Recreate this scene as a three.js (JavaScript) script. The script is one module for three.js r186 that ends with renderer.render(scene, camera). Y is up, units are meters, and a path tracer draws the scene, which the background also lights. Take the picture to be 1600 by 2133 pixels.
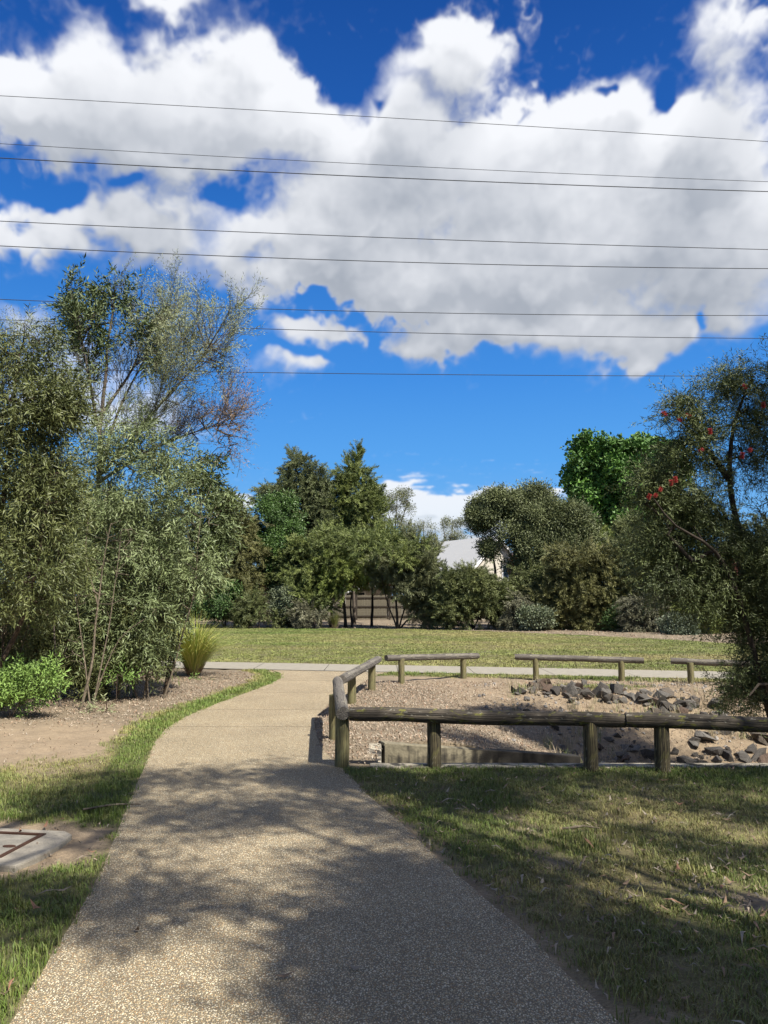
import * as THREE from 'three';
import { mergeGeometries } from 'three/addons/utils/BufferGeometryUtils.js';
import { ConvexGeometry } from 'three/addons/geometries/ConvexGeometry.js';

// ───────────────────────── camera, sun, exposure ─────────────────────────
const scene = new THREE.Scene();
const camera = new THREE.PerspectiveCamera(67.0, 0.75, 0.05, 3000);
camera.position.set(0, 1.6, 0);
camera.rotation.set(THREE.MathUtils.degToRad(6.34), 0, 0);
const renderer = new THREE.WebGLRenderer({ antialias: true });
renderer.toneMapping = THREE.LinearToneMapping;
renderer.toneMappingExposure = 1.7;
renderer.shadowMap.enabled = true;
const SUN = new THREE.Vector3(0.44, 0.788, 0.43).normalize();
const sun = new THREE.DirectionalLight(new THREE.Color().setRGB(1, 0.945, 0.85), 5.0);
sun.name = 'sun';
sun.position.copy(SUN).multiplyScalar(60); sun.target.position.set(0, 0, -12);
sun.position.add(sun.target.position);
sun.castShadow = true; sun.shadow.mapSize.set(4096, 4096);
Object.assign(sun.shadow.camera, { left: -45, right: 45, top: 45, bottom: -45, near: 1, far: 160 });
scene.add(sun, sun.target);

// ───────────────────────── random numbers and noise ─────────────────────────
function mulberry(a) { return () => { a |= 0; a = a + 0x6D2B79F5 | 0; let t = Math.imul(a ^ a >>> 15, 1 | a); t = t + Math.imul(t ^ t >>> 7, 61 | t) ^ t; return ((t ^ t >>> 14) >>> 0) / 4294967296; }; }
const PERM = new Uint8Array(1024), GR = new Float32Array(256 * 3);
{ const r = mulberry(77), p = [...Array(256).keys()];
  for (let i = 255; i > 0; i--) { const j = Math.floor(r() * (i + 1)); [p[i], p[j]] = [p[j], p[i]]; }
  for (let i = 0; i < 1024; i++) PERM[i] = p[i & 255];
  for (let i = 0; i < 256; i++) { const z = r() * 2 - 1, a = r() * 6.2832, s = Math.sqrt(1 - z * z); GR[i * 3] = s * Math.cos(a); GR[i * 3 + 1] = s * Math.sin(a); GR[i * 3 + 2] = z; } }
function n3(x, y, z) {
  const fx = Math.floor(x), fy = Math.floor(y), fz = Math.floor(z), X = fx & 255, Y = fy & 255, Z = fz & 255;
  x -= fx; y -= fy; z -= fz;
  const u = x * x * x * (x * (x * 6 - 15) + 10), v = y * y * y * (y * (y * 6 - 15) + 10), w = z * z * z * (z * (z * 6 - 15) + 10);
  const A = PERM[X] + Y, B = PERM[X + 1] + Y, AA = PERM[A] + Z, AB = PERM[A + 1] + Z, BA = PERM[B] + Z, BB = PERM[B + 1] + Z;
  let i, a, b, c, d, e, f, g, h;
  i = PERM[AA] * 3; a = GR[i] * x + GR[i + 1] * y + GR[i + 2] * z;
  i = PERM[BA] * 3; b = GR[i] * (x - 1) + GR[i + 1] * y + GR[i + 2] * z;
  i = PERM[AB] * 3; c = GR[i] * x + GR[i + 1] * (y - 1) + GR[i + 2] * z;
  i = PERM[BB] * 3; d = GR[i] * (x - 1) + GR[i + 1] * (y - 1) + GR[i + 2] * z;
  i = PERM[AA + 1] * 3; e = GR[i] * x + GR[i + 1] * y + GR[i + 2] * (z - 1);
  i = PERM[BA + 1] * 3; f = GR[i] * (x - 1) + GR[i + 1] * y + GR[i + 2] * (z - 1);
  i = PERM[AB + 1] * 3; g = GR[i] * x + GR[i + 1] * (y - 1) + GR[i + 2] * (z - 1);
  i = PERM[BB + 1] * 3; h = GR[i] * (x - 1) + GR[i + 1] * (y - 1) + GR[i + 2] * (z - 1);
  a += u * (b - a); c += u * (d - c); e += u * (f - e); g += u * (h - g);
  a += v * (c - a); e += v * (g - e);
  return (a + w * (e - a)) * 1.5;
}
const fbm = (x, y, z, o) => { let s = 0, a = 0.5; for (let i = 0; i < o; i++) { s += a * n3(x, y, z); x = x * 2.03 + 7.1; y = y * 2.03 + 3.3; z = z * 2.03 + 5.7; a *= 0.5; } return s; };
const { lerp, clamp, smoothstep, degToRad } = THREE.MathUtils;
const ss = (a, b, x) => { const t = clamp((x - a) / (b - a), 0, 1); return t * t * (3 - 2 * t); };

// ───────────────────────── sky: air and cumulus ─────────────────────────
// cumulus masses as [azimuth, elevation, half width, half height, weight] in degrees; negative weight = a gap
const CLOUDS = [[-26.2,32.0,3.92,1.9,0.95],[-21.5,34.0,4.59,2.69,0.95],[-17.4,33.9,6.38,3.02,0.95],[-12.7,34.2,5.71,3.14,0.95],[-8.7,33.8,4.59,2.8,0.95],[-6.0,32.8,3.36,2.13,0.95],[-19.9,29.7,6.16,2.24,0.95],[-14.7,30.1,5.6,1.9,0.95],[-24.5,30.8,4.26,1.79,0.95],[-25.7,24.0,4.37,1.57,0.95],[-20.4,24.9,4.37,1.9,0.95],[-16.3,24.8,4.48,2.02,0.95],[-12.4,22.8,2.91,1.68,0.95],[-14.3,26.9,3.81,1.68,0.95],[-10.3,24.7,2.46,1.57,0.95],[6.1,37.4,4.48,2.13,0.95],[2.7,35.7,2.58,1.57,0.95],[2.3,32.6,4.59,2.02,0.95],[7.5,33.0,4.59,2.24,0.95],[10.5,31.4,5.6,2.46,0.95],[0.0,30.9,7.17,1.79,0.95],[16.3,32.7,2.69,1.79,0.95],[19.0,32.6,2.02,1.57,0.95],[21.6,29.7,3.92,1.79,0.95],[25.4,29.5,3.36,1.79,0.95],[27.1,31.8,2.91,3.25,0.95],[27.1,35.5,3.14,2.02,0.95],[24.2,30.6,2.13,1.12,0.95],[-3.7,27.2,4.93,2.46,0.95],[3.7,28.2,9.52,3.25,0.95],[12.9,27.6,8.85,3.25,0.95],[21.4,26.2,7.95,3.58,0.95],[27.0,24.7,4.7,4.37,0.95],[-1.5,23.8,7.5,2.58,0.95],[7.4,23.6,9.18,2.58,0.95],[16.2,22.9,10.19,2.8,0.95],[24.3,20.7,6.27,2.69,0.95],[-7.4,24.9,3.25,1.79,0.95],[-5.1,19.3,4.03,1.34,0.95],[-7.3,20.5,2.02,1.01,0.95],[2.6,18.7,3.7,1.57,0.95],[7.3,20.0,5.6,1.46,0.95],[12.6,19.1,5.82,1.46,0.95],[17.1,17.4,3.47,1.68,0.95],[18.5,15.6,1.34,1.01,0.95],[20.7,18.3,2.46,1.34,0.95],[26.0,18.3,3.14,1.46,0.95],[-7.9,16.6,3.14,1.34,0.95],[-17.6,38.5,3.81,0.67,0.95],[6.1,38.4,4.03,1.46,0.95],[-10.6,7.2,1.57,1.23,1.15],[2.9,6.4,4.37,1.57,1.15],[0.7,6.9,1.79,1.34,1.15],[5.7,5.7,2.35,1.34,1.15],[8.2,7.3,1.79,0.9,1.15],[12.4,7.2,1.34,0.67,1.15],[9.9,5.4,7.62,1.34,1.15],[-22.8,15.2,4.59,3.25,0.95],[-26.6,18.8,1.68,1.34,0.95],[-17.6,13.0,3.81,2.24,0.95],[-5.9,22.0,1.8,0.5,-1.0],[-2.4,20.8,1.5,0.5,-1.0],[-8.7,18.0,2.0,0.5,-1.0],[-3.7,17.6,2.2,0.5,-1.0],[-12.0,20.7,1.4,0.6,-1.0],[-24.9,26.5,1.8,0.6,-1.0],[-10.9,28.1,1.4,1.8,-1.0],[22.1,19.1,0.7,0.5,-1.0],[22.6,18.5,0.5,0.6,-1.0],[-2.5,35.3,1.7,1.8,-1.0],[0.0,32.8,0.9,0.5,-1.0],[-18.1,27.6,1.3,0.7,-1.0],[-23.0,26.0,1.9,0.7,-1.0],[16.6,33.2,0.8,0.5,-1.0],[-0.8,19.0,0.6,1.1,-1.0],[21.0,31.7,0.9,0.8,-1.0]];
{
  const W = 4096, H = 2048, data = new Float32Array(W * H * 4);
  const GW = 1440, GH = 380, grid = new Float32Array(GW * GH);
  const splat = (az, el, rx, ry, w) => {
    const e0 = Math.max(0, Math.floor((el - 2.6 * ry) * 4)), e1 = Math.min(GH - 1, Math.ceil((el + 2.6 * ry) * 4));
    for (let j = e0; j <= e1; j++) {
      const e = j / 4, dy = (e - el) / ry, kx = Math.max(0.12, Math.cos(degToRad(e)) / Math.max(0.12, Math.cos(degToRad(el)))), n = Math.min(GW / 2, Math.ceil(2.6 * rx / kx * 4)), c = Math.round((az + 180) * 4);
      for (let i = -n; i <= n; i++) {
        const dx = ((c + i) / 4 - 180 - az) * kx / rx, q = dx * dx + dy * dy;
        if (q < 7) grid[j * GW + ((c + i) % GW + GW) % GW] += w * Math.exp(-1.3 * q);
      }
    }
  };
  for (const [a, e, rx, ry, w] of CLOUDS) splat(a, e, rx, ry, w);
  // the same fair-weather cumulus goes on round the rest of the sky
  const r = mulberry(5);
  for (let k = 0; k < 46; k++) {
    const el = 4 + 76 * Math.pow(r(), 1.3), az = r() * 360 - 180, big = (0.5 + r()) * (el < 14 ? 0.55 : 1);
    if (Math.abs(az) < 38 && el < 46) continue;
    for (let i = 0; i < 9; i++) {
      const s = (2 + r() * 3.4) * big, a = az + (r() - 0.5) * 24 * big / Math.max(0.25, Math.cos(degToRad(el))), e = el + (r() - 0.5) * 8 * big;
      if (!(Math.abs(a) < 36 && e < 43)) splat(a, Math.max(1, e), s * 1.5, s, 0.85);
    }
  }
  const G = (az, el) => {
    let x = (az + 180) * 4, y = clamp(el * 4, 0, GH - 1.01); x = (x % GW + GW) % GW;
    const i = Math.floor(x), j = Math.floor(y), fx = x - i, fy = y - j, i2 = (i + 1) % GW;
    return lerp(lerp(grid[j * GW + i], grid[j * GW + i2], fx), lerp(grid[(j + 1) * GW + i], grid[(j + 1) * GW + i2], fx), fy);
  };
  const dens = new Float32Array(W * H), body = new Float32Array(W * H), R0 = H / 2, deg = 180 / Math.PI;
  for (let row = R0; row < H; row++) {
    const up = ((row + 0.5) / H - 0.5) * Math.PI, y = Math.sin(up), cu = Math.cos(up), el = up * deg;
    for (let col = 0; col < W; col++) {
      const th = ((col + 0.5) / W - 0.5) * 2 * Math.PI, x = Math.cos(th) * cu, z = Math.sin(th) * cu;
      const az = Math.atan2(x, -z) * deg;
      if (G(az, el) < 0.06 && G(az + 3, el) < 0.1 && G(az - 3, el) < 0.1 && G(az, el + 2) < 0.1 && G(az, el - 2) < 0.1) { dens[row * W + col] = body[row * W + col] = -1; continue; }
      const sc = el < 12 ? lerp(2.2, 1, el / 12) : 1;   // small cumulus look small near the horizon
      const X = x * sc, Y = y * sc * 1.15, Z = z * sc;
      const w1 = fbm(X * 7 + 3, Y * 7, Z * 7, 3), w2 = fbm(X * 7 + 31, Y * 7 + 9, Z * 7, 3), w3 = fbm(X * 30 + 5, Y * 30 + 1, Z * 30 + 8, 3), w4 = fbm(X * 30 + 15, Y * 30 + 11, Z * 30 + 2, 3);
      const S = G(az + (w1 * 5 + w3 * 1.6) / sc, el + (w2 * 4 + w4 * 1.6) / sc);
      // billows: ridged noise turned inside out gives rounded heads with sharp creases
      let b = 0, bl = 0, a = 0.5, f = 15;
      for (let o = 0; o < 6; o++) { b += a * (0.42 - Math.abs(n3(X * f + w3 * 0.7 + o * 9, Y * f + w4 * 0.7 + o * 4, Z * f + o * 6)) * 1.25); if (o === 2) bl = b; f *= 2.05; a *= 0.55; }
      const fine = fbm(X * 46 + w4 * 2, Y * 46 + w3 * 2, Z * 46, 4), rag = 0.35 + 0.65 * ss(-0.2, 0.25, w1 + w2);   // some margins ragged, some smooth
      dens[row * W + col] = S * 0.9 - 0.46 + b * 0.52 + fine * 0.55 * rag;
      body[row * W + col] = S * 0.9 - 0.40 + bl * 0.75;
    }
  }
  const D = (row, col) => body[clamp(row, R0, H - 1) * W + ((col % W) + W) % W];
  const stops = [[0, .30, .56, .88], [5, .185, .47, .87], [10, .105, .38, .86], [16, .06, .28, .77], [24, .032, .19, .62], [32, .018, .115, .45], [40, .0115, .08, .345], [60, .008, .058, .26], [90, .007, .05, .23]];
  for (let row = 0; row < H; row++) {
    const up = ((row + 0.5) / H - 0.5) * Math.PI, el = Math.max(0, up * deg);
    let k = 0; while (k < stops.length - 2 && el > stops[k + 1][0]) k++;
    const t = clamp((el - stops[k][0]) / (stops[k + 1][0] - stops[k][0]), 0, 1), air = [1, 2, 3].map((c) => lerp(stops[k][c], stops[k + 1][c], t));
    for (let col = 0; col < W; col++) {
      const th = ((col + 0.5) / W - 0.5) * 2 * Math.PI, cu = Math.cos(up), cosS = Math.cos(th) * cu * SUN.x + Math.sin(up) * SUN.y + Math.sin(th) * cu * SUN.z;
      const glow = 0.5 * Math.pow(Math.max(0, cosS), 40) + 0.12 * Math.pow(Math.max(0, cosS), 6);
      const o = (row * W + col) * 4;
      let c0 = air[0] + glow, c1 = air[1] + glow * 0.95, c2 = air[2] + glow * 0.85;
      if (row >= R0) {
        const d = dens[row * W + col];
        if (d > -0.3) {
          const sx = Math.cos(th) * cu, sy = Math.sin(up), sz = Math.sin(th) * cu, v1 = fbm(sx * 6 + 40, sy * 6, sz * 6, 2), v2 = fbm(sx * 11 + 4, sy * 11 + 8, sz * 11, 4), e = body[row * W + col];
          const alpha = 0.12 * ss(-0.3, 0.0, d) + 0.88 * Math.pow(ss(-0.12, clamp(0.50 + 1.3 * v1, 0.2, 0.95), d), 0.85);
          let od = 0, ol = 0;   // cloud between this point and the light above it
          for (let s = 1; s <= 8; s++) od += Math.max(0, D(row + s * 6, col + s * 2));
          const az = Math.atan2(Math.cos(th), -Math.sin(th)) * deg;
          for (let s = 1; s <= 12; s++) ol += Math.max(0, Math.min(1.3, G(az + s * 0.5, el + s * 1.05)) - 0.25) * (el < 14 ? 0.5 : 1);
          const soft = 0.42 * Math.exp(-od * 0.30) + 0.58 * Math.exp(-ol * 0.20), rel = clamp((e - D(row + 12, col + 4)) * 0.9 + (e - D(row + 34, col + 10)) * 0.45, -0.5, 0.6), thin = ss(0.35, 0.0, d);
          const lit = clamp(0.24 + 0.84 * soft + rel * 0.36 + v2 * 0.30 + thin * 0.10, 0.03, 1.08);
          const far = ss(14, 3, el) * 0.25;
          const w0 = lerp(0.36, 0.88, lit), w1 = lerp(0.40, 0.90, lit), w2 = lerp(0.47, 0.945, lit);
          c0 = lerp(c0, lerp(w0, air[0] + 0.25, far), alpha); c1 = lerp(c1, lerp(w1, air[1] + 0.2, far), alpha); c2 = lerp(c2, lerp(w2, air[2], far), alpha);
        }
      }
      data[o] = c0 * 0.6; data[o + 1] = c1 * 0.6; data[o + 2] = c2 * 0.6; data[o + 3] = 1;
    }
  }
  const sky = new THREE.DataTexture(data, W, H, THREE.RGBAFormat, THREE.FloatType);
  sky.mapping = THREE.EquirectangularReflectionMapping; sky.magFilter = THREE.LinearFilter; sky.minFilter = THREE.LinearFilter; sky.needsUpdate = true;
  scene.background = sky; scene.environment = sky;
}

// ───────────────────────── helpers ─────────────────────────
const used = new Map();
function numbered(name) { const n = used.get(name) ?? 0; used.set(name, n + 1); return n ? name + '_' + String(n).padStart(3, '0') : name; }
function shade(o) { o.traverse((m) => { if (m.isMesh) { m.castShadow = true; m.receiveShadow = true; } }); return o; }
function thing(name, label, category, group, pos = [0, 0, 0], turn = 0) {
  const o = new THREE.Group(); o.name = numbered(name); o.position.set(...pos); o.rotation.y = turn;
  o.userData = { label, category }; if (group) o.userData.group = group; scene.add(o); return o;
}
function part(name, geo, mat, parent, kind) { const m = new THREE.Mesh(geo, mat); m.name = name; if (kind) m.userData.kind = kind; m.castShadow = m.receiveShadow = true; parent.add(m); return m; }
function structure(name, geo, mat, label) { const m = part(numbered(name), geo, mat, scene, 'structure'); if (label) m.userData.label = label; return m; }
const rgb = (r, g, b) => new THREE.Color().setRGB(r, g, b);
const std = (r, g, b, rough = 0.85, extra = {}) => new THREE.MeshStandardMaterial({ color: rgb(r, g, b), roughness: rough, ...extra });
function instanced(name, geo, mat, list, parent) {      // list of [Matrix4, Color]
  const m = new THREE.InstancedMesh(geo, mat, list.length); m.name = name;
  list.forEach(([mx, c], i) => { m.setMatrixAt(i, mx); m.setColorAt(i, c); });
  m.castShadow = m.receiveShadow = true; m.userData.kind = 'stuff'; parent.add(m); return m;
}
class Builder {
  constructor() { this.p = []; this.n = []; this.i = []; this.c = []; this.u = []; }
  // a continuous tapered tube through points
  tube(pts, rad, sides, { wob = 0, cap = true, seed = 0 } = {}) {
    const start = this.p.length / 3, N = pts.length, t = new THREE.Vector3(), a = new THREE.Vector3(), b = new THREE.Vector3(); let run = 0;
    t.subVectors(pts[1], pts[0]).normalize(); a.set(Math.abs(t.y) < 0.9 ? 0 : 1, Math.abs(t.y) < 0.9 ? 1 : 0, 0).cross(t).normalize();
    for (let k = 0; k < N; k++) {
      t.subVectors(pts[Math.min(N - 1, k + 1)], pts[Math.max(0, k - 1)]).normalize();
      a.addScaledVector(t, -a.dot(t)).normalize(); b.crossVectors(t, a);
      if (k) run += pts[k].distanceTo(pts[k - 1]);
      for (let s = 0; s <= sides; s++) {
        const th = s / sides * Math.PI * 2, c = Math.cos(th), sn = Math.sin(th), R = rad[k] * (1 + (wob ? wob * n3(c * 1.3 + seed, sn * 1.3 + run * 1.7, seed * 3 + run * 0.9) : 0));
        this.p.push(pts[k].x + (a.x * c + b.x * sn) * R, pts[k].y + (a.y * c + b.y * sn) * R, pts[k].z + (a.z * c + b.z * sn) * R);
        this.n.push(a.x * c + b.x * sn, a.y * c + b.y * sn, a.z * c + b.z * sn); this.u.push(s / sides * 6.2832 * rad[0], run);
        if (k && s < sides) { const q = start + (k - 1) * (sides + 1) + s, w = q + sides + 1; this.i.push(q, q + 1, w + 1, q, w + 1, w); }
      }
    }
    if (cap) for (const k of [0, N - 1]) {
      const dir = k ? 1 : -1; t.subVectors(pts[k], pts[k ? k - 1 : 1]).normalize();
      const c0 = this.p.length / 3; this.p.push(pts[k].x, pts[k].y, pts[k].z); this.n.push(t.x, t.y, t.z); this.u.push(0.03, 0.03);
      for (let s = 0; s <= sides; s++) { const q = (start + k * (sides + 1) + s) * 3; this.p.push(this.p[q], this.p[q + 1], this.p[q + 2]); this.n.push(t.x, t.y, t.z); this.u.push(0.03 + 0.02 * Math.cos(s), 0.03 + 0.02 * Math.sin(s)); }
      for (let s = 0; s < sides; s++) dir > 0 ? this.i.push(c0, c0 + 1 + s, c0 + 2 + s) : this.i.push(c0, c0 + 2 + s, c0 + 1 + s);
    }
    return this;
  }
  twig(x0, y0, z0, r0, x1, y1, z1, r1, sides) {
    let dx = x1 - x0, dy = y1 - y0, dz = z1 - z0; const L = Math.hypot(dx, dy, dz) || 1; dx /= L; dy /= L; dz /= L;
    let ax, ay, az; if (Math.abs(dy) < 0.9) { ax = dz; ay = 0; az = -dx; } else { ax = 0; ay = -dz; az = dy; }
    const l = Math.hypot(ax, ay, az); ax /= l; ay /= l; az /= l;
    const bx = dy * az - dz * ay, by = dz * ax - dx * az, bz = dx * ay - dy * ax, s0 = this.p.length / 3;
    for (let e = 0; e < 2; e++) for (let s = 0; s < sides; s++) {
      const th = s / sides * 6.28319, c = Math.cos(th), q = Math.sin(th), nx = ax * c + bx * q, ny = ay * c + by * q, nz = az * c + bz * q, R = e ? r1 : r0;
      this.p.push((e ? x1 : x0) + nx * R, (e ? y1 : y0) + ny * R, (e ? z1 : z0) + nz * R); this.n.push(nx, ny, nz); this.u.push(s / sides * 0.1, e * L);
    }
    for (let s = 0; s < sides; s++) { const t = (s + 1) % sides; this.i.push(s0 + s, s0 + t, s0 + sides + t, s0 + s, s0 + sides + t, s0 + sides + s); }
  }
  tri(a, b, c) { const k = this.p.length / 3, n = new THREE.Vector3().subVectors(b, a).cross(new THREE.Vector3().subVectors(c, a)).normalize(); for (const v of [a, b, c]) { this.p.push(v.x, v.y, v.z); this.n.push(n.x, n.y, n.z); this.u.push(0, 0); } this.i.push(k, k + 1, k + 2); }
  geo() {
    const g = new THREE.BufferGeometry();
    g.setAttribute('position', new THREE.Float32BufferAttribute(this.p, 3)); g.setAttribute('normal', new THREE.Float32BufferAttribute(this.n, 3)); g.setAttribute('uv', new THREE.Float32BufferAttribute(this.u, 2));
    if (this.c.length) g.setAttribute('color', new THREE.Float32BufferAttribute(this.c, 3));
    g.setIndex(this.i); return g;
  }
}
const V = (x, y, z) => new THREE.Vector3(x, y, z);
function box(w, h, d, x = 0, y = 0, z = 0) { const g = new THREE.BoxGeometry(w, h, d); g.translate(x, y, z); return g; }
// texture from a function (u, v in 0..1) -> [r, g, b] in 0..1 (sRGB when colour)
function texture(size, f, colour = true, h = size) {
  const d = new Uint8Array(size * h * 4);
  for (let y = 0; y < h; y++) for (let x = 0; x < size; x++) { const c = f(x / size, y / h), o = (y * size + x) * 4; d[o] = clamp(c[0], 0, 1) * 255; d[o + 1] = clamp(c[1], 0, 1) * 255; d[o + 2] = clamp(c[2], 0, 1) * 255; d[o + 3] = 255; }
  const t = new THREE.DataTexture(d, size, h); t.wrapS = t.wrapT = THREE.RepeatWrapping; t.magFilter = THREE.LinearFilter; t.minFilter = THREE.LinearFilter; if (colour) t.colorSpace = THREE.SRGBColorSpace; t.needsUpdate = true; return t;
}
// noise on a torus so that the tile has no seam
const tile = (u, v, f, o, s = 0) => { const a = u * 6.28319, b = v * 6.28319, k = f / 6.28319; return fbm(Math.cos(a) * k + 9 + s, Math.sin(a) * k + Math.cos(b) * k * 1.618, Math.sin(b) * k + s * 2, o); };

// ───────────────────────── the lie of the land ─────────────────────────
const LEFT = [[-1.30, -1.6], [-1.36, -2.4], [-1.41, -3.12], [-1.49, -3.68], [-1.55, -4.1], [-1.65, -4.7], [-1.79, -5.35], [-1.98, -6.18], [-2.27, -7.54], [-2.56, -8.89], [-2.68, -9.75], [-2.68, -10.64], [-2.57, -11.8], [-2.34, -13.26], [-2.12, -14.71], [-2.07, -15.75], [-2.2, -16.5], [-2.55, -17.1]];
const RIGHT = [[1.25, -1.6], [1.06, -2.4], [0.89, -3.12], [0.78, -3.5], [0.69, -3.88], [0.57, -4.23], [0.44, -4.64], [0.28, -5.15], [0.12, -5.74], [-0.1, -6.4], [-0.40, -7.54], [-0.57, -8.1], [-0.69, -8.6], [-0.8, -9.35], [-0.92, -10.4], [-0.82, -12.0], [-0.55, -13.55], [-0.38, -15.1], [-0.22, -16.1], [0.1, -16.94]];
const along = (list, z) => { for (let i = 0; i < list.length - 1; i++) if (z <= list[i][1] && z >= list[i + 1][1]) { const t = (z - list[i][1]) / (list[i + 1][1] - list[i][1]); return lerp(list[i][0], list[i + 1][0], t); } return z > list[0][1] ? list[0][0] : list[list.length - 1][0]; };
const FPN = (x) => -16.98 + 0.215 * x + 0.0015 * x * x, FPF = (x) => FPN(x) - 1.72;       // near and far edge of the concrete footpath
const LAWN = (x) => x < 0 ? -40.6 + 0.16 * x : -40.6 + 0.30 * x + 0.062 * x * x;           // where the lawn meets the garden beds
const EDGE = -7.6;                                                                        // head wall of the drain
const WING = [[-0.02, -8.72], [2.32, -9.62]];
function basin(x, z) {
  if (z > EDGE || x < -0.05) return 0;
  const far = ss(14.3, 10.6, -z), bank = ss(0.2, 4.4, x) * far;
  let h = -1.0 * bank;
  const zw = lerp(WING[0][1], WING[1][1], clamp(x / 2.3, 0, 1.0));
  if (x < 2.4 && z > zw) h = Math.min(h, -1.05);
  return h;
}
function ground(x, z) {
  const l = along(LEFT, z), r = along(RIGHT, z), onPath = z > -17.2 && x > l + 0.05 && x < r - 0.05, nearFoot = z < FPN(x) - 0.06 && z > FPF(x) + 0.06;
  let h = basin(x, z);
  if (onPath || nearFoot) return h - 0.03;
  h += 0.022 * fbm(x * 0.9, 4, z * 0.9, 3) + 0.012 * n3(x * 4, 1, z * 4);
  if (h < -0.1) h += 0.06 * fbm(x * 2.2, 9, z * 2.2, 3);
  return h;
}
// what covers the ground: share of grass, of mulch and leaf litter; the rest is bare sandy soil
function cover(x, z) {
  const l = along(LEFT, z), r = along(RIGHT, z), w = 0.5 * fbm(x * 1.1, 2, z * 1.1, 3), w2 = fbm(x * 3.3, 5, z * 3.3, 3), lawn = LAWN(x);
  let grass = 0, mulch = 0, dry = clamp(0.45 + 1.3 * fbm(x * 0.55 + 4, 8, z * 0.55, 3), 0, 1);
  if (z < FPF(x)) {                                      // beyond the footpath
    grass = ss(-0.35, 0.5, z - lawn + w * 1.2); mulch = 1 - grass; dry = clamp(0.55 + 1.1 * fbm(x * 0.12 + 4, 8, z * 0.4, 3), 0, 1);
    if (z > FPF(x) - 0.5) grass *= 0.9;
  } else if (x < l) {                                    // left of the path
    const d = l - x;
    const strip = ss(0.62, 0.3, d + w * 0.5 + w2 * 0.12);
    const front = ss(-8.3, -7.3, z + w * 2.2 - (d > 1.4 ? 0.15 * (d - 1.4) : 0)) * ss(-0.95, -0.35, 0.55 * fbm(x * 2.2, 6, z * 2.2, 3) - 0.1);
    grass = Math.max(strip, front);
    const pit = Math.hypot((x + 2.55) / 0.78, (z + 5.2) / 0.58); grass *= ss(0.85, 1.15, pit + w2 * 0.3);
    if (d < 0.35) dry *= 0.3; else if (z > -5.2) dry *= 0.45; else dry = clamp(dry + 0.15, 0, 1);
    mulch = (1 - grass) * ss(-9.2, -10.8, z + w * 1.4 + d * 0.10);
  } else if (x > r && z > EDGE) {                        // right foreground lawn
    grass = clamp(0.95 - 1.2 * ss(0.06, 0.42, fbm(x * 1.7, 3, z * 1.7, 3)) * ss(-6.9, -4.9, z) - 0.7 * ss(0.16, 0.03, x - r + w2 * 0.07) * ss(-7.0, -5.5, z), 0, 1);
    dry = clamp(0.56 + 1.2 * fbm(x * 0.8 + 2, 7, z * 0.8, 3), 0, 1) * ss(-7.8, -6.6, z); mulch = (1 - grass) * 0.6;
  } else if (x > r) {                                    // bank of the drain
    const strip = ss(0.95, 0.45, z - FPN(x) + w * 0.9); grass = strip * 0.95;
    grass = Math.max(grass, 0.8 * ss(0.75, 0.3, Math.hypot((x - 3.6) / 1.7, (z + 14.2) / 0.55) + w2 * 0.5));
    mulch = (1 - grass) * clamp(ss(1.6, -0.2, x - 0.6 + (-z - 12.6) * 0.35 + w * 1.6) + 0.25, 0, 1);
  }
  return [grass, mulch, dry];
}
const inPath = (x, z, e = 0) => z > -17.1 && x > along(LEFT, z) + e && x < along(RIGHT, z) - e;
const inFoot = (x, z) => z < FPN(x) && z > FPF(x);

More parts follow.
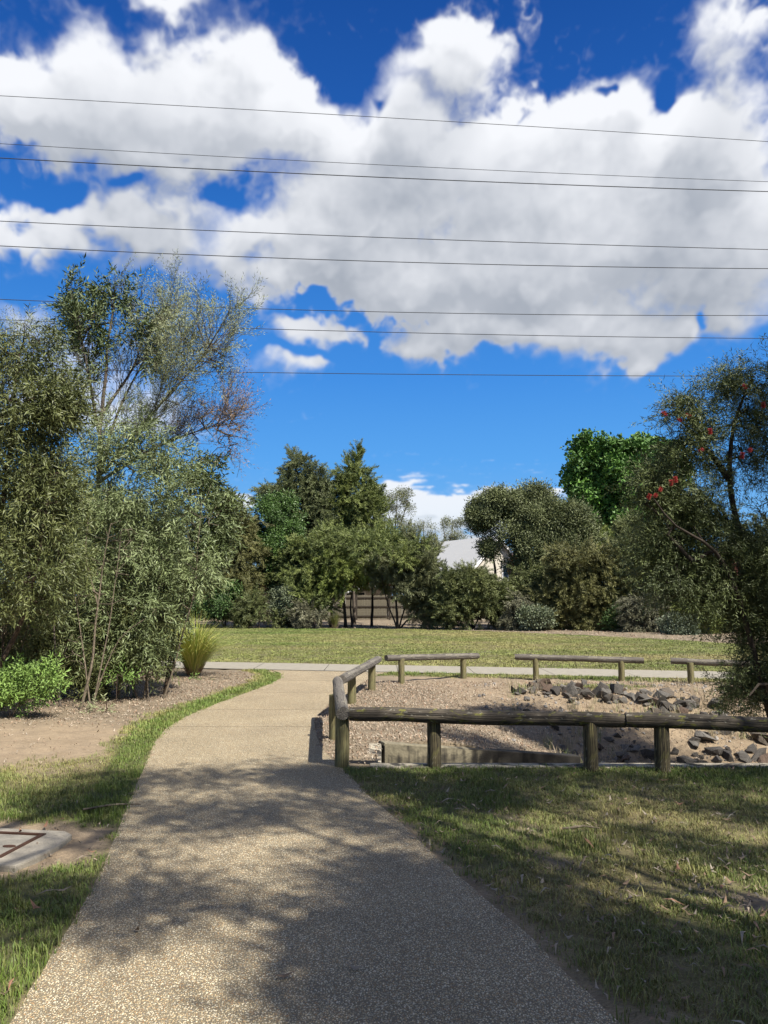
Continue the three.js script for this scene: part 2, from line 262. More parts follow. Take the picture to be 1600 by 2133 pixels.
const speck = texture(512, (u, v) => { const a = tile(u, v, 60, 3), b = tile(u, v, 190, 2, 5), c = tile(u, v, 12, 3, 9); const k = 0.86 + 0.16 * a + 0.30 * b + 0.10 * c; return [k, k * 0.985, k * 0.96]; });
const speckBump = texture(512, (u, v) => { const k = 0.5 + 0.4 * tile(u, v, 40, 4, 2) + 0.3 * tile(u, v, 150, 2, 7); return [k, k, k]; }, false);
{
  const axis = (lo, hi, step, out) => { const a = []; let s = step, x = lo; while (x > -out) { s *= 1.22; x -= s; a.unshift(x); } for (x = lo; x <= hi + 1e-6; x += step) a.push(x); s = step; x = hi; while (x < out) { s *= 1.22; x += s; a.push(x); } return a; };
  const xs = axis(-7.5, 8, 0.062, 900), zs = axis(-19, -2.2, 0.058, 900);
  const g = new THREE.BufferGeometry(), nx = xs.length, p = new Float32Array(nx * zs.length * 3), c = new Float32Array(p.length), u = new Float32Array(nx * zs.length * 2), idx = [];
  let k = 0;
  for (let j = 0; j < zs.length; j++) for (let i = 0; i < nx; i++, k++) {
    const x = xs[i], z = zs[j], [gr, mu, dry] = cover(x, z), v = 1 + 0.35 * fbm(x * 2.1, 1, z * 2.1, 4), m = 0.5 + 0.9 * fbm(x * 5, 3, z * 5, 3);
    p[k * 3] = x; p[k * 3 + 1] = Math.abs(x) < 80 && z > -120 && z < 40 ? ground(x, z) : 0; p[k * 3 + 2] = z;
    u[k * 2] = x; u[k * 2 + 1] = -z;
    // bare sandy soil, brown litter, thatch between the grass blades
    const soil = [lerp(.48, .39, m), lerp(.38, .30, m), lerp(.265, .20, m)], lit = [lerp(.27, .37, m), lerp(.215, .305, m), lerp(.15, .215, m)], gs = [lerp(.10, .25, dry), lerp(.115, .21, dry), lerp(.035, .10, dry)];
    const bare = Math.max(0, 1 - gr - mu);
    for (let q = 0; q < 3; q++) c[k * 3 + q] = 0.84 * v * (gs[q] * gr + lit[q] * mu + soil[q] * bare);
    if (i && j) { const a = k, b = k - 1, d = k - nx, e = d - 1; idx.push(e, b, a, e, a, d); }
  }
  // rows run from far (-z) to near
  for (let t = 0; t < idx.length; t += 3) { const q = idx[t + 1]; idx[t + 1] = idx[t + 2]; idx[t + 2] = q; idx[t + 1] = idx[t + 1]; }
  g.setAttribute('position', new THREE.BufferAttribute(p, 3)); g.setAttribute('color', new THREE.BufferAttribute(c, 3)); g.setAttribute('uv', new THREE.BufferAttribute(u, 2));
  g.setIndex(idx); g.computeVertexNormals();
  if (g.attributes.normal.getY(Math.floor(k / 2)) < 0) { for (let t = 0; t < idx.length; t += 3) { const q = idx[t + 1]; idx[t + 1] = idx[t + 2]; idx[t + 2] = q; } g.setIndex(idx); g.computeVertexNormals(); }
  const mat = new THREE.MeshStandardMaterial({ vertexColors: true, map: speck, bumpMap: speckBump, bumpScale: 0.012, roughness: 0.97 });
  structure('ground', g, mat, 'park ground of lawn, leaf litter and bare sandy soil');
}

// ───────────────────────── path of exposed aggregate, concrete footpath ─────────────────────────
const PEB = 1024, PEBM = 1.12;
const pebble = (() => {
  const N = 150, r = mulberry(12), px = new Float32Array(N * N), py = px.slice(), rr = px.slice(), tone = px.slice(), hue = px.slice();
  for (let i = 0; i < N * N; i++) { px[i] = r(); py[i] = r(); rr[i] = 0.26 + r() * 0.36; tone[i] = r(); hue[i] = r(); }
  const col = new Uint8Array(PEB * PEB * 4), bmp = new Uint8Array(PEB * PEB * 4);
  for (let y = 0; y < PEB; y++) for (let x = 0; x < PEB; x++) {
    const gx = x / PEB * N, gy = y / PEB * N, ix = Math.floor(gx), iy = Math.floor(gy); let best = 9, bi = 0;
    for (let b = -1; b < 2; b++) for (let a = -1; a < 2; a++) {
      const cx = (ix + a + N) % N, cy = (iy + b + N) % N, k = cy * N + cx, dx = (ix + a + px[k] - gx) * (0.8 + 0.5 * hue[k]), dy = (iy + b + py[k] - gy) * (1.2 - 0.4 * hue[k]), d = Math.hypot(dx, dy) / rr[k];
      if (d < best) { best = d; bi = k; }
    }
    const in_ = ss(1.08, 0.82, best), t = tone[bi], h = hue[bi], o = (y * PEB + x) * 4;
    let P = t < 0.30 ? [.80, .755, .65] : t < 0.62 ? [.70, .625, .49] : t < 0.82 ? [.58, .50, .38] : t < 0.93 ? [.50, .46, .40] : [.62, .49, .34];
    P = P.map((q) => q * (0.86 + 0.24 * h));
    const n = 0.5 + 0.5 * n3(x * 0.31, y * 0.31, 4), M = [.42 + .05 * n, .385 + .05 * n, .31 + .045 * n];
    for (let q = 0; q < 3; q++) col[o + q] = 255 * clamp(lerp(M[q], P[q], in_), 0, 1);
    const b = 255 * clamp(in_ * (0.75 + 0.25 * Math.sqrt(Math.max(0, 1 - best * best * 0.8))) + 0.06 * n, 0, 1); bmp[o] = bmp[o + 1] = bmp[o + 2] = b; col[o + 3] = bmp[o + 3] = 255;
  }
  const mk = (d, s) => { const t = new THREE.DataTexture(d, PEB, PEB); t.wrapS = t.wrapT = THREE.RepeatWrapping; t.magFilter = t.minFilter = THREE.LinearFilter; t.repeat.set(1 / PEBM, 1 / PEBM); if (s) t.colorSpace = THREE.SRGBColorSpace; t.needsUpdate = true; return t; };
  return [mk(col, true), mk(bmp, false)];
})();
const aggregate = new THREE.MeshStandardMaterial({ map: pebble[0], bumpMap: pebble[1], bumpScale: 0.0035, roughness: 0.8, vertexColors: true });
const concreteMap = texture(512, (u, v) => { const k = 0.80 + 0.12 * tile(u, v, 8, 4) + 0.12 * tile(u, v, 90, 3, 4), s = ss(0.12, 0.4, tile(u, v, 26, 3, 8)) * 0.07; return [k - s, k * 0.985 - s, k * 0.95 - s]; });
const concrete = new THREE.MeshStandardMaterial({ map: concreteMap, color: rgb(.45, .425, .37), bumpMap: speckBump, bumpScale: 0.002, roughness: 0.92 });
// a slab between two edge curves, with a turned-down rim
function slab(rows, top, drop, tint) {
  const b = new Builder(), N = 14;
  const add = (x, y, z, nx, ny, nz) => { b.p.push(x, y, z); b.n.push(nx, ny, nz); b.u.push(x, z); if (tint) { const c = tint(x, z); b.c.push(...c); } };
  for (const [[lx, lz], [rx, rz]] of rows) for (let i = 0; i <= N; i++) { const t = i / N; add(lerp(lx, rx, t), top, lerp(lz, rz, t), 0, 1, 0); }
  for (let j = 0; j < rows.length - 1; j++) for (let i = 0; i < N; i++) { const a = j * (N + 1) + i, c = a + N + 1; b.i.push(a, a + 1, c + 1, a, c + 1, c); }
  const rim = [...rows.map((q) => q[0]), ...rows.map((q) => q[1]).reverse()];
  for (let k = 0; k < rim.length; k++) {
    const [x0, z0] = rim[k], [x1, z1] = rim[(k + 1) % rim.length], dx = x1 - x0, dz = z1 - z0, l = Math.hypot(dx, dz) || 1, s = b.p.length / 3, nx = -dz / l, nz = dx / l;
    add(x0, top, z0, nx, 0, nz); add(x1, top, z1, nx, 0, nz); add(x1, top - drop, z1, nx, 0, nz); add(x0, top - drop, z0, nx, 0, nz); b.i.push(s, s + 1, s + 2, s, s + 2, s + 3);
  }
  return b.geo();
}
{
  const path = new THREE.Group(); path.name = 'path'; path.userData = { kind: 'structure', label: 'curving exposed aggregate path' }; scene.add(path);
  const stain = (x, z) => { const k = 1.14 + 0.34 * fbm(x * 1.3, 3, z * 1.3, 4) + 0.1 * fbm(x * 6, 1, z * 6, 2), warm = ss(-9, -14, z + 1.2 * fbm(x, 2, z, 2)) * 0.015; return [k * (1 + warm), k, k * (1 - warm * 0.8)]; };
  const joints = [-1.6, -9.86, -11.35, -13.4, -15.3, -17.02];
  for (let k = 0; k < joints.length - 1; k++) {
    const z0 = joints[k] - (k ? 0.006 : 0), z1 = joints[k + 1] + 0.006, rows = [], n = Math.max(6, Math.round((z0 - z1) / 0.16));
    for (let i = 0; i <= n; i++) { const z = lerp(z0, z1, i / n), e = 0.012; rows.push([[along(LEFT, z) + e * n3(z * 7, 1, 2), z], [Math.min(along(RIGHT, z), 5) + e * n3(z * 7, 9, 2), z]]); }
    if (k === joints.length - 2) rows.forEach((q, i) => { const f = i / n; q[0][1] = Math.max(lerp(z0, FPN(q[0][0]) + 0.02, f), FPN(q[0][0]) + 0.02); q[1][1] = Math.max(lerp(z0, FPN(q[1][0]) + 0.02, f), FPN(q[1][0]) + 0.02); });
    part('slab', slab(rows, 0.008, 0.1, stain), aggregate, path);
  }
  const fp = new THREE.Group(); fp.name = 'footpath'; fp.userData = { kind: 'structure', label: 'pale concrete footpath crossing in front of the lawn' }; scene.add(fp);
  for (let x = -24; x < 24; x += 1.62) {
    const rows = []; for (let i = 0; i <= 4; i++) { const q = x + 0.006 + (1.608) * i / 4; rows.push([[q, FPF(q)], [q, FPN(q)]]); }
    part('slab', slab(rows, 0.016, 0.1, null), concrete, fp);
  }
}
console.log('ground done');

// ───────────────────────── leaves ─────────────────────────
function leafTo(b, base, dir, side, len, wid, bend, tris) {     // a blade: base, widest at 45 percent, tip; folded a little along its rib and curved
  const up = V().crossVectors(dir, side).normalize(), mid = base.clone().addScaledVector(dir, len * 0.45).addScaledVector(up, bend * len * 0.25), tip = base.clone().addScaledVector(dir, len).addScaledVector(up, -bend * len * 0.35).addScaledVector(side, bend * len * 0.4);
  const L = mid.clone().addScaledVector(side, wid / 2).addScaledVector(up, wid * 0.16), R = mid.clone().addScaledVector(side, -wid / 2).addScaledVector(up, wid * 0.16);
  if (tris === 2) { b.tri(base, R, L); b.tri(L, R, tip); } else { b.tri(base, mid, L); b.tri(base, R, mid); b.tri(mid, tip, L); b.tri(mid, R, tip); }
}
function clump({ seed, L, n, len, wid, spread, tris = 2, ball = false, hang = 0 }) {
  const r = mulberry(seed), b = new Builder();
  for (let i = 0; i < n; i++) {
    const t = (i + 0.3 + r() * 0.6) / n, th = i * 2.4 + r() * 0.8, ang = spread * (0.6 + 0.8 * r());
    let dir, base;
    if (ball) { const z = r() * 2 - 1, q = Math.sqrt(1 - z * z); dir = V(q * Math.cos(th), z, q * Math.sin(th)); base = dir.clone().multiplyScalar(L * (0.25 + 0.75 * r())); dir.y += 0.3 - hang; dir.add(V(r() - .5, r() - .5, r() - .5)).normalize(); }
    else { base = V((r() - .5) * L * .12, t * L, (r() - .5) * L * .12); dir = V(Math.sin(ang) * Math.cos(th), Math.cos(ang), Math.sin(ang) * Math.sin(th)); }
    const side = V().crossVectors(dir, V(r() - .5, r() - .5, r() - .5)).normalize();
    leafTo(b, base, dir, side, len * (0.65 + 0.6 * r()), wid * (0.8 + 0.4 * r()), (r() - 0.35) * 0.8, tris);
  }
  return b.geo();
}
const variants = (o, k = 3) => Array.from({ length: k }, (_, i) => clump({ ...o, seed: o.seed + i * 17 }));
const LEAF = {
  wattle: variants({ seed: 1, L: .34, n: 15, len: .105, wid: .017, spread: .75, tris: 4 }),
  gloss: variants({ seed: 2, L: .26, n: 11, len: .105, wid: .027, spread: .95, tris: 4 }),
  fine: variants({ seed: 3, L: .30, n: 12, len: .07, wid: .009, spread: .7 }),
  brush: variants({ seed: 4, L: .34, n: 34, len: .062, wid: .0085, spread: .75 }),
  weed: variants({ seed: 5, L: .30, n: 12, len: .10, wid: .026, spread: 1.0, tris: 4 }),
  needle: variants({ seed: 6, L: .55, n: 54, len: .16, wid: .026, spread: .6 }),
  gum: variants({ seed: 7, L: .36, n: 32, len: .14, wid: .042, ball: true, spread: 1, hang: .7 }),
  dark: variants({ seed: 8, L: .36, n: 34, len: .12, wid: .06, ball: true, spread: 1 }),
  plane: variants({ seed: 9, L: .36, n: 20, len: .19, wid: .17, ball: true, spread: 1 }),
  shadeleaf: variants({ seed: 10, L: .42, n: 26, len: .13, wid: .026, ball: true, spread: 1, hang: .5 }),
};
const leafMat = { soft: new THREE.MeshStandardMaterial({ color: 0xffffff, roughness: 0.62 }), gloss: new THREE.MeshStandardMaterial({ color: 0xffffff, roughness: 0.5 }), dull: new THREE.MeshStandardMaterial({ color: 0xffffff, roughness: 0.8 }) };
const TONE = {    // leaf colour, variation towards a second colour
  darkolive: [[.085, .108, .032], [.14, .155, .05]], greygreen: [[.145, .19, .075], [.23, .275, .12]], palegreen: [[.21, .24, .11], [.28, .30, .16]], glossgreen: [[.06, .095, .03], [.14, .17, .06]],
  olive: [[.11, .145, .038], [.17, .20, .05]], olivebrown: [[.125, .13, .042], [.16, .155, .05]], deepgreen: [[.045, .09, .022], [.08, .145, .03]], yellowgreen: [[.15, .20, .035], [.22, .25, .055]],
  dullolive: [[.085, .105, .038], [.15, .17, .065]], greyolive: [[.11, .125, .052], [.16, .17, .075]], bright: [[.055, .135, .018], [.10, .205, .028]], brown: [[.19, .125, .08], [.24, .17, .11]],
  pale: [[.10, .13, .06], [.19, .215, .13]], weed: [[.15, .25, .05], [.20, .31, .07]], silver: [[.11, .14, .085], [.16, .19, .12]], orange: [[.32, .10, .04], [.24, .14, .04]], brush: [[.06, .08, .025], [.13, .16, .045]], greydry: [[.105, .105, .058], [.15, .145, .085]],
};
const barkMap = texture(256, (u, v) => { const k = 0.62 + 0.34 * tile(u, v * 0.999, 18, 4) + 0.25 * tile(u, v, 60, 2, 3); return [k, k * 0.95, k * 0.88]; });
const BARK = { grey: std(.29, .262, .24, .9, { map: barkMap }), dark: std(.10, .082, .066, .95, { map: barkMap }), pale: std(.47, .42, .35, .85, { map: barkMap }), brown: std(.17, .125, .095, .95, { map: barkMap }) };

function inBlob(r, [cx, cy, cz, rx, ry, rz], seed) {
  for (let k = 0; k < 12; k++) {
    const z = r() * 2 - 1, a = r() * 6.2832, s = Math.sqrt(1 - z * z), q = Math.pow(r(), 0.42), x = s * Math.cos(a) * q, y = z * q, w = s * Math.sin(a) * q;
    if (n3(x * 2.1 + seed, y * 2.1, w * 2.1 + seed * 3) > -0.12 || k > 8) return [cx + x * rx, cy + y * ry, cz + w * rz];
  }
}
/* a tree: stems are polylines of metres [x, y, z]; blobs [x, y, z, rx, ry, rz, count, leaf, tone, leafiness, droop] */
function tree({ name, label, category = 'tree', group, at, stems, blobs, bark = 'brown', thick = 0.06, seed = 1, size = 1, fan = 1, mat = 'soft', limb = 0.62, more = 1, broom }) {
  const r = mulberry(seed * 7919 + 13), t = thing(name, label, category, group, [at[0], ground(at[0], at[2]) * (at[2] > -120 ? 1 : 0) - 0.03, at[2]]);
  const X = [], Y = [], Z = [], par = [], R = [], tip = [], hue = [], gy = t.position.y, tb = new Builder();
  stems.forEach((poly, si) => {
    const c = new THREE.CatmullRomCurve3(poly.map(([x, y, z]) => V(x - at[0], y - gy, z - at[2]))), len = c.getLength(), n = Math.max(4, Math.round(len / Math.max(0.22, len / 26))), pts = c.getSpacedPoints(n);
    const jit = 0.02 * Math.min(3, len * 0.4); pts.forEach((p, i) => { if (i) { p.x += jit * n3(p.y * 1.4, si * 5, seed); p.z += jit * n3(p.y * 1.4, si * 5 + 3, seed); } });
    const r0 = thick * (si ? limb : 1), rad = pts.map((_, i) => Math.max(0.006, r0 * (1 - 0.82 * i / n) * (i === 0 && poly[0][1] < 0.3 ? 1.25 : 1)));
    tb.tube(pts, rad, r0 > 0.03 ? 9 : 6, { wob: 0.12, seed: seed + si });
    pts.forEach((p, i) => { if (i > n * 0.25) { X.push(p.x); Y.push(p.y); Z.push(p.z); par.push(-1); R.push(rad[i]); tip.push(null); hue.push(0); } });
  });
  part('trunk', tb.geo(), BARK[bark], t);
  const pts = [];
  blobs.forEach((b, bi) => {
    const bb = [b[0] - at[0], b[1] - gy, b[2] - at[2], b[3], b[4], b[5]], n = b[6], cl = Math.max(2, Math.round(n / 9)), cen = [];
    for (let i = 0; i < cl; i++) { const c = inBlob(r, bb, seed * 3.7 + bi * 1.9); c.push(r()); cen.push(c); }
    for (let i = 0; i < n; i++) {
      const c = cen[Math.floor(r() * cl)], s = 0.30 * fan, g = () => (r() + r() + r() - 1.5) * s;
      pts.push([c[0] + g() * b[3], c[1] + g() * b[4], c[2] + g() * b[5], b, c[3]]);
    }
  });
  const S0 = X.length;
  const ds = (p) => { let m = 1e9; for (let j = 0; j < S0; j++) { const d = (p[0] - X[j]) ** 2 + (p[1] - Y[j]) ** 2 + (p[2] - Z[j]) ** 2; if (d < m) m = d; } return m; };
  pts.forEach((p) => { p.d = ds(p); }); pts.sort((a, b) => a.d - b.d);
  const lists = new Map();
  for (const p of pts) {
    let best = 1e9, bj = 0;
    for (let j = 0, m = X.length; j < m; j++) { const dy = p[1] - Y[j], dx = p[0] - X[j], dz = p[2] - Z[j]; let d = dx * dx + dy * dy + dz * dz; if (dy < 0) d += 1.6 * dy * dy; if (j < S0) d *= 0.75; if (d < best) { best = d; bj = j; } }
    const L = Math.sqrt(best), k = L > 0.55 ? 2 : 1; let prev = bj;
    for (let s = 1; s <= k; s++) {
      const f = s / k, arch = k > 1 && s < k ? L * 0.10 : 0;
      X.push(lerp(X[bj], p[0], f) + (s < k ? (r() - .5) * L * .12 : 0)); Y.push(lerp(Y[bj], p[1], f) + arch); Z.push(lerp(Z[bj], p[2], f) + (s < k ? (r() - .5) * L * .12 : 0)); par.push(prev); R.push(0); prev = X.length - 1;
      tip.push(s === k ? p[3] : null); hue.push(p[4]);
    }
  }
  const bb = new Builder(), q = new THREE.Quaternion(), q2 = new THREE.Quaternion(), up = V(0, 1, 0), dir = V(), sc = V(), pos = V();
  const acc = new Float64Array(X.length);
  for (let i = X.length - 1; i >= S0; i--) { R[i] = Math.max(0.0036 * Math.sqrt(size), Math.pow(acc[i], 1 / 2.3)); if (par[i] >= S0) acc[par[i]] += Math.pow(R[i], 2.3); }
  for (let i = S0; i < X.length; i++) {
    const j = par[i], r0 = j >= S0 ? Math.min(R[j], R[i] * 1.5) : Math.min(R[j], R[i] * 1.8);
    bb.twig(X[j], Y[j], Z[j], r0, X[i], Y[i], Z[i], R[i], r0 > 0.02 ? 6 : r0 > 0.008 ? 4 : 3);
    const b = tip[i]; if (!b) continue;
    const [, , , , , , , leaf, tone, leafy = 1, droop = 0.3] = b;
    const times = leafy >= 1 ? Math.floor(leafy * more) + (r() < leafy * more % 1 ? 1 : 0) : r() < leafy ? 1 : 0;
    for (let m = 0; m < times; m++) {
      dir.set(X[i] - X[j], Y[i] - Y[j], Z[i] - Z[j]).normalize().add(V(r() - .5, r() - .5 - droop, r() - .5).multiplyScalar(m ? 2 : 1.1)).normalize();
      q.setFromUnitVectors(up, dir).multiply(q2.setFromAxisAngle(up, r() * 6.2832));
      const s = size * (0.62 + 0.7 * r()); sc.set(s, s, s); pos.set(X[i], Y[i], Z[i]);
      if (m) pos.addScaledVector(V(r() - .5, r() - .5, r() - .5), 0.3 * size);
      const key = leaf + ':' + Math.floor(r() * 3); if (!lists.has(key)) lists.set(key, []);
      const [A, B] = TONE[tone], f = 0.65 * hue[i] + 0.35 * r(), g = (0.78 + 0.4 * r()) * (0.9 + 0.2 * hue[i]);
      lists.get(key).push([new THREE.Matrix4().compose(pos, q, sc), rgb(lerp(A[0], B[0], f) * g, lerp(A[1], B[1], f) * g, lerp(A[2], B[2], f) * g)]);
    }
  }
  if (broom) {                       // long straight ascending twigs, mostly bare
    const put = (leaf, tone, x, y, z, d, s) => { q.setFromUnitVectors(up, d).multiply(q2.setFromAxisAngle(up, r() * 6.2832)); const key = leaf + ':' + Math.floor(r() * 3); if (!lists.has(key)) lists.set(key, []); const [A, B] = TONE[tone], f = r(); lists.get(key).push([new THREE.Matrix4().compose(V(x, y, z), q.clone(), V(s, s, s)), rgb(lerp(A[0], B[0], f), lerp(A[1], B[1], f), lerp(A[2], B[2], f))]); };
    for (const [si, n, len, leaf, tone, leafy] of broom) {
      const c = new THREE.CatmullRomCurve3(stems[si].map(([x, y, z]) => V(x - at[0], y - gy, z - at[2])));
      for (let k = 0; k < n; k++) {
        const f = 0.22 + 0.76 * r(), p = c.getPointAt(f), d = c.getTangentAt(f).multiplyScalar(0.85).add(V(r() - .5, r() * 0.5 - 0.05, r() - .5).multiplyScalar(1.5)).normalize(), L = len * (0.5 + 0.8 * r()), bend = V(r() - .5, 0.5 * r(), r() - .5).multiplyScalar(0.35);
        const go = (p0, d0, l, r0, lev) => {
          let x = p0.x, y = p0.y, z = p0.z; const dd = d0.clone(), S = 5;
          for (let e = 1; e <= S; e++) {
            dd.addScaledVector(bend, 0.22).add(V(r() - .5, r() - .5, r() - .5).multiplyScalar(0.14)).normalize(); const x1 = x + dd.x * l / S, y1 = y + dd.y * l / S, z1 = z + dd.z * l / S;
            bb.twig(x, y, z, r0 * (1 - 0.8 * (e - 1) / S), x1, y1, z1, r0 * (1 - 0.8 * e / S), 3); x = x1; y = y1; z = z1;
            if (lev < 2 && e > 1) for (let m = 0; m < (lev ? 1 : 2); m++) go(V(x, y, z), dd.clone().add(V(r() - .5, r() - .3, r() - .5).multiplyScalar(1.3)).normalize(), l * (0.28 + 0.2 * r()), r0 * 0.55, lev + 1);
            if (lev && r() < leafy * 0.3) put(leaf, tone, x, y, z, dd, 0.8 + 0.4 * r());
          }
        };
        go(p, d, L, 0.0085, 0);
      }
    }
  }
  part('branches', bb.geo(), BARK[bark], t, 'stuff');
  for (const [key, list] of lists) { const [leaf, v] = key.split(':'); instanced('crown', LEAF[leaf][+v], leafMat[mat], list, t); }
  return t;
}
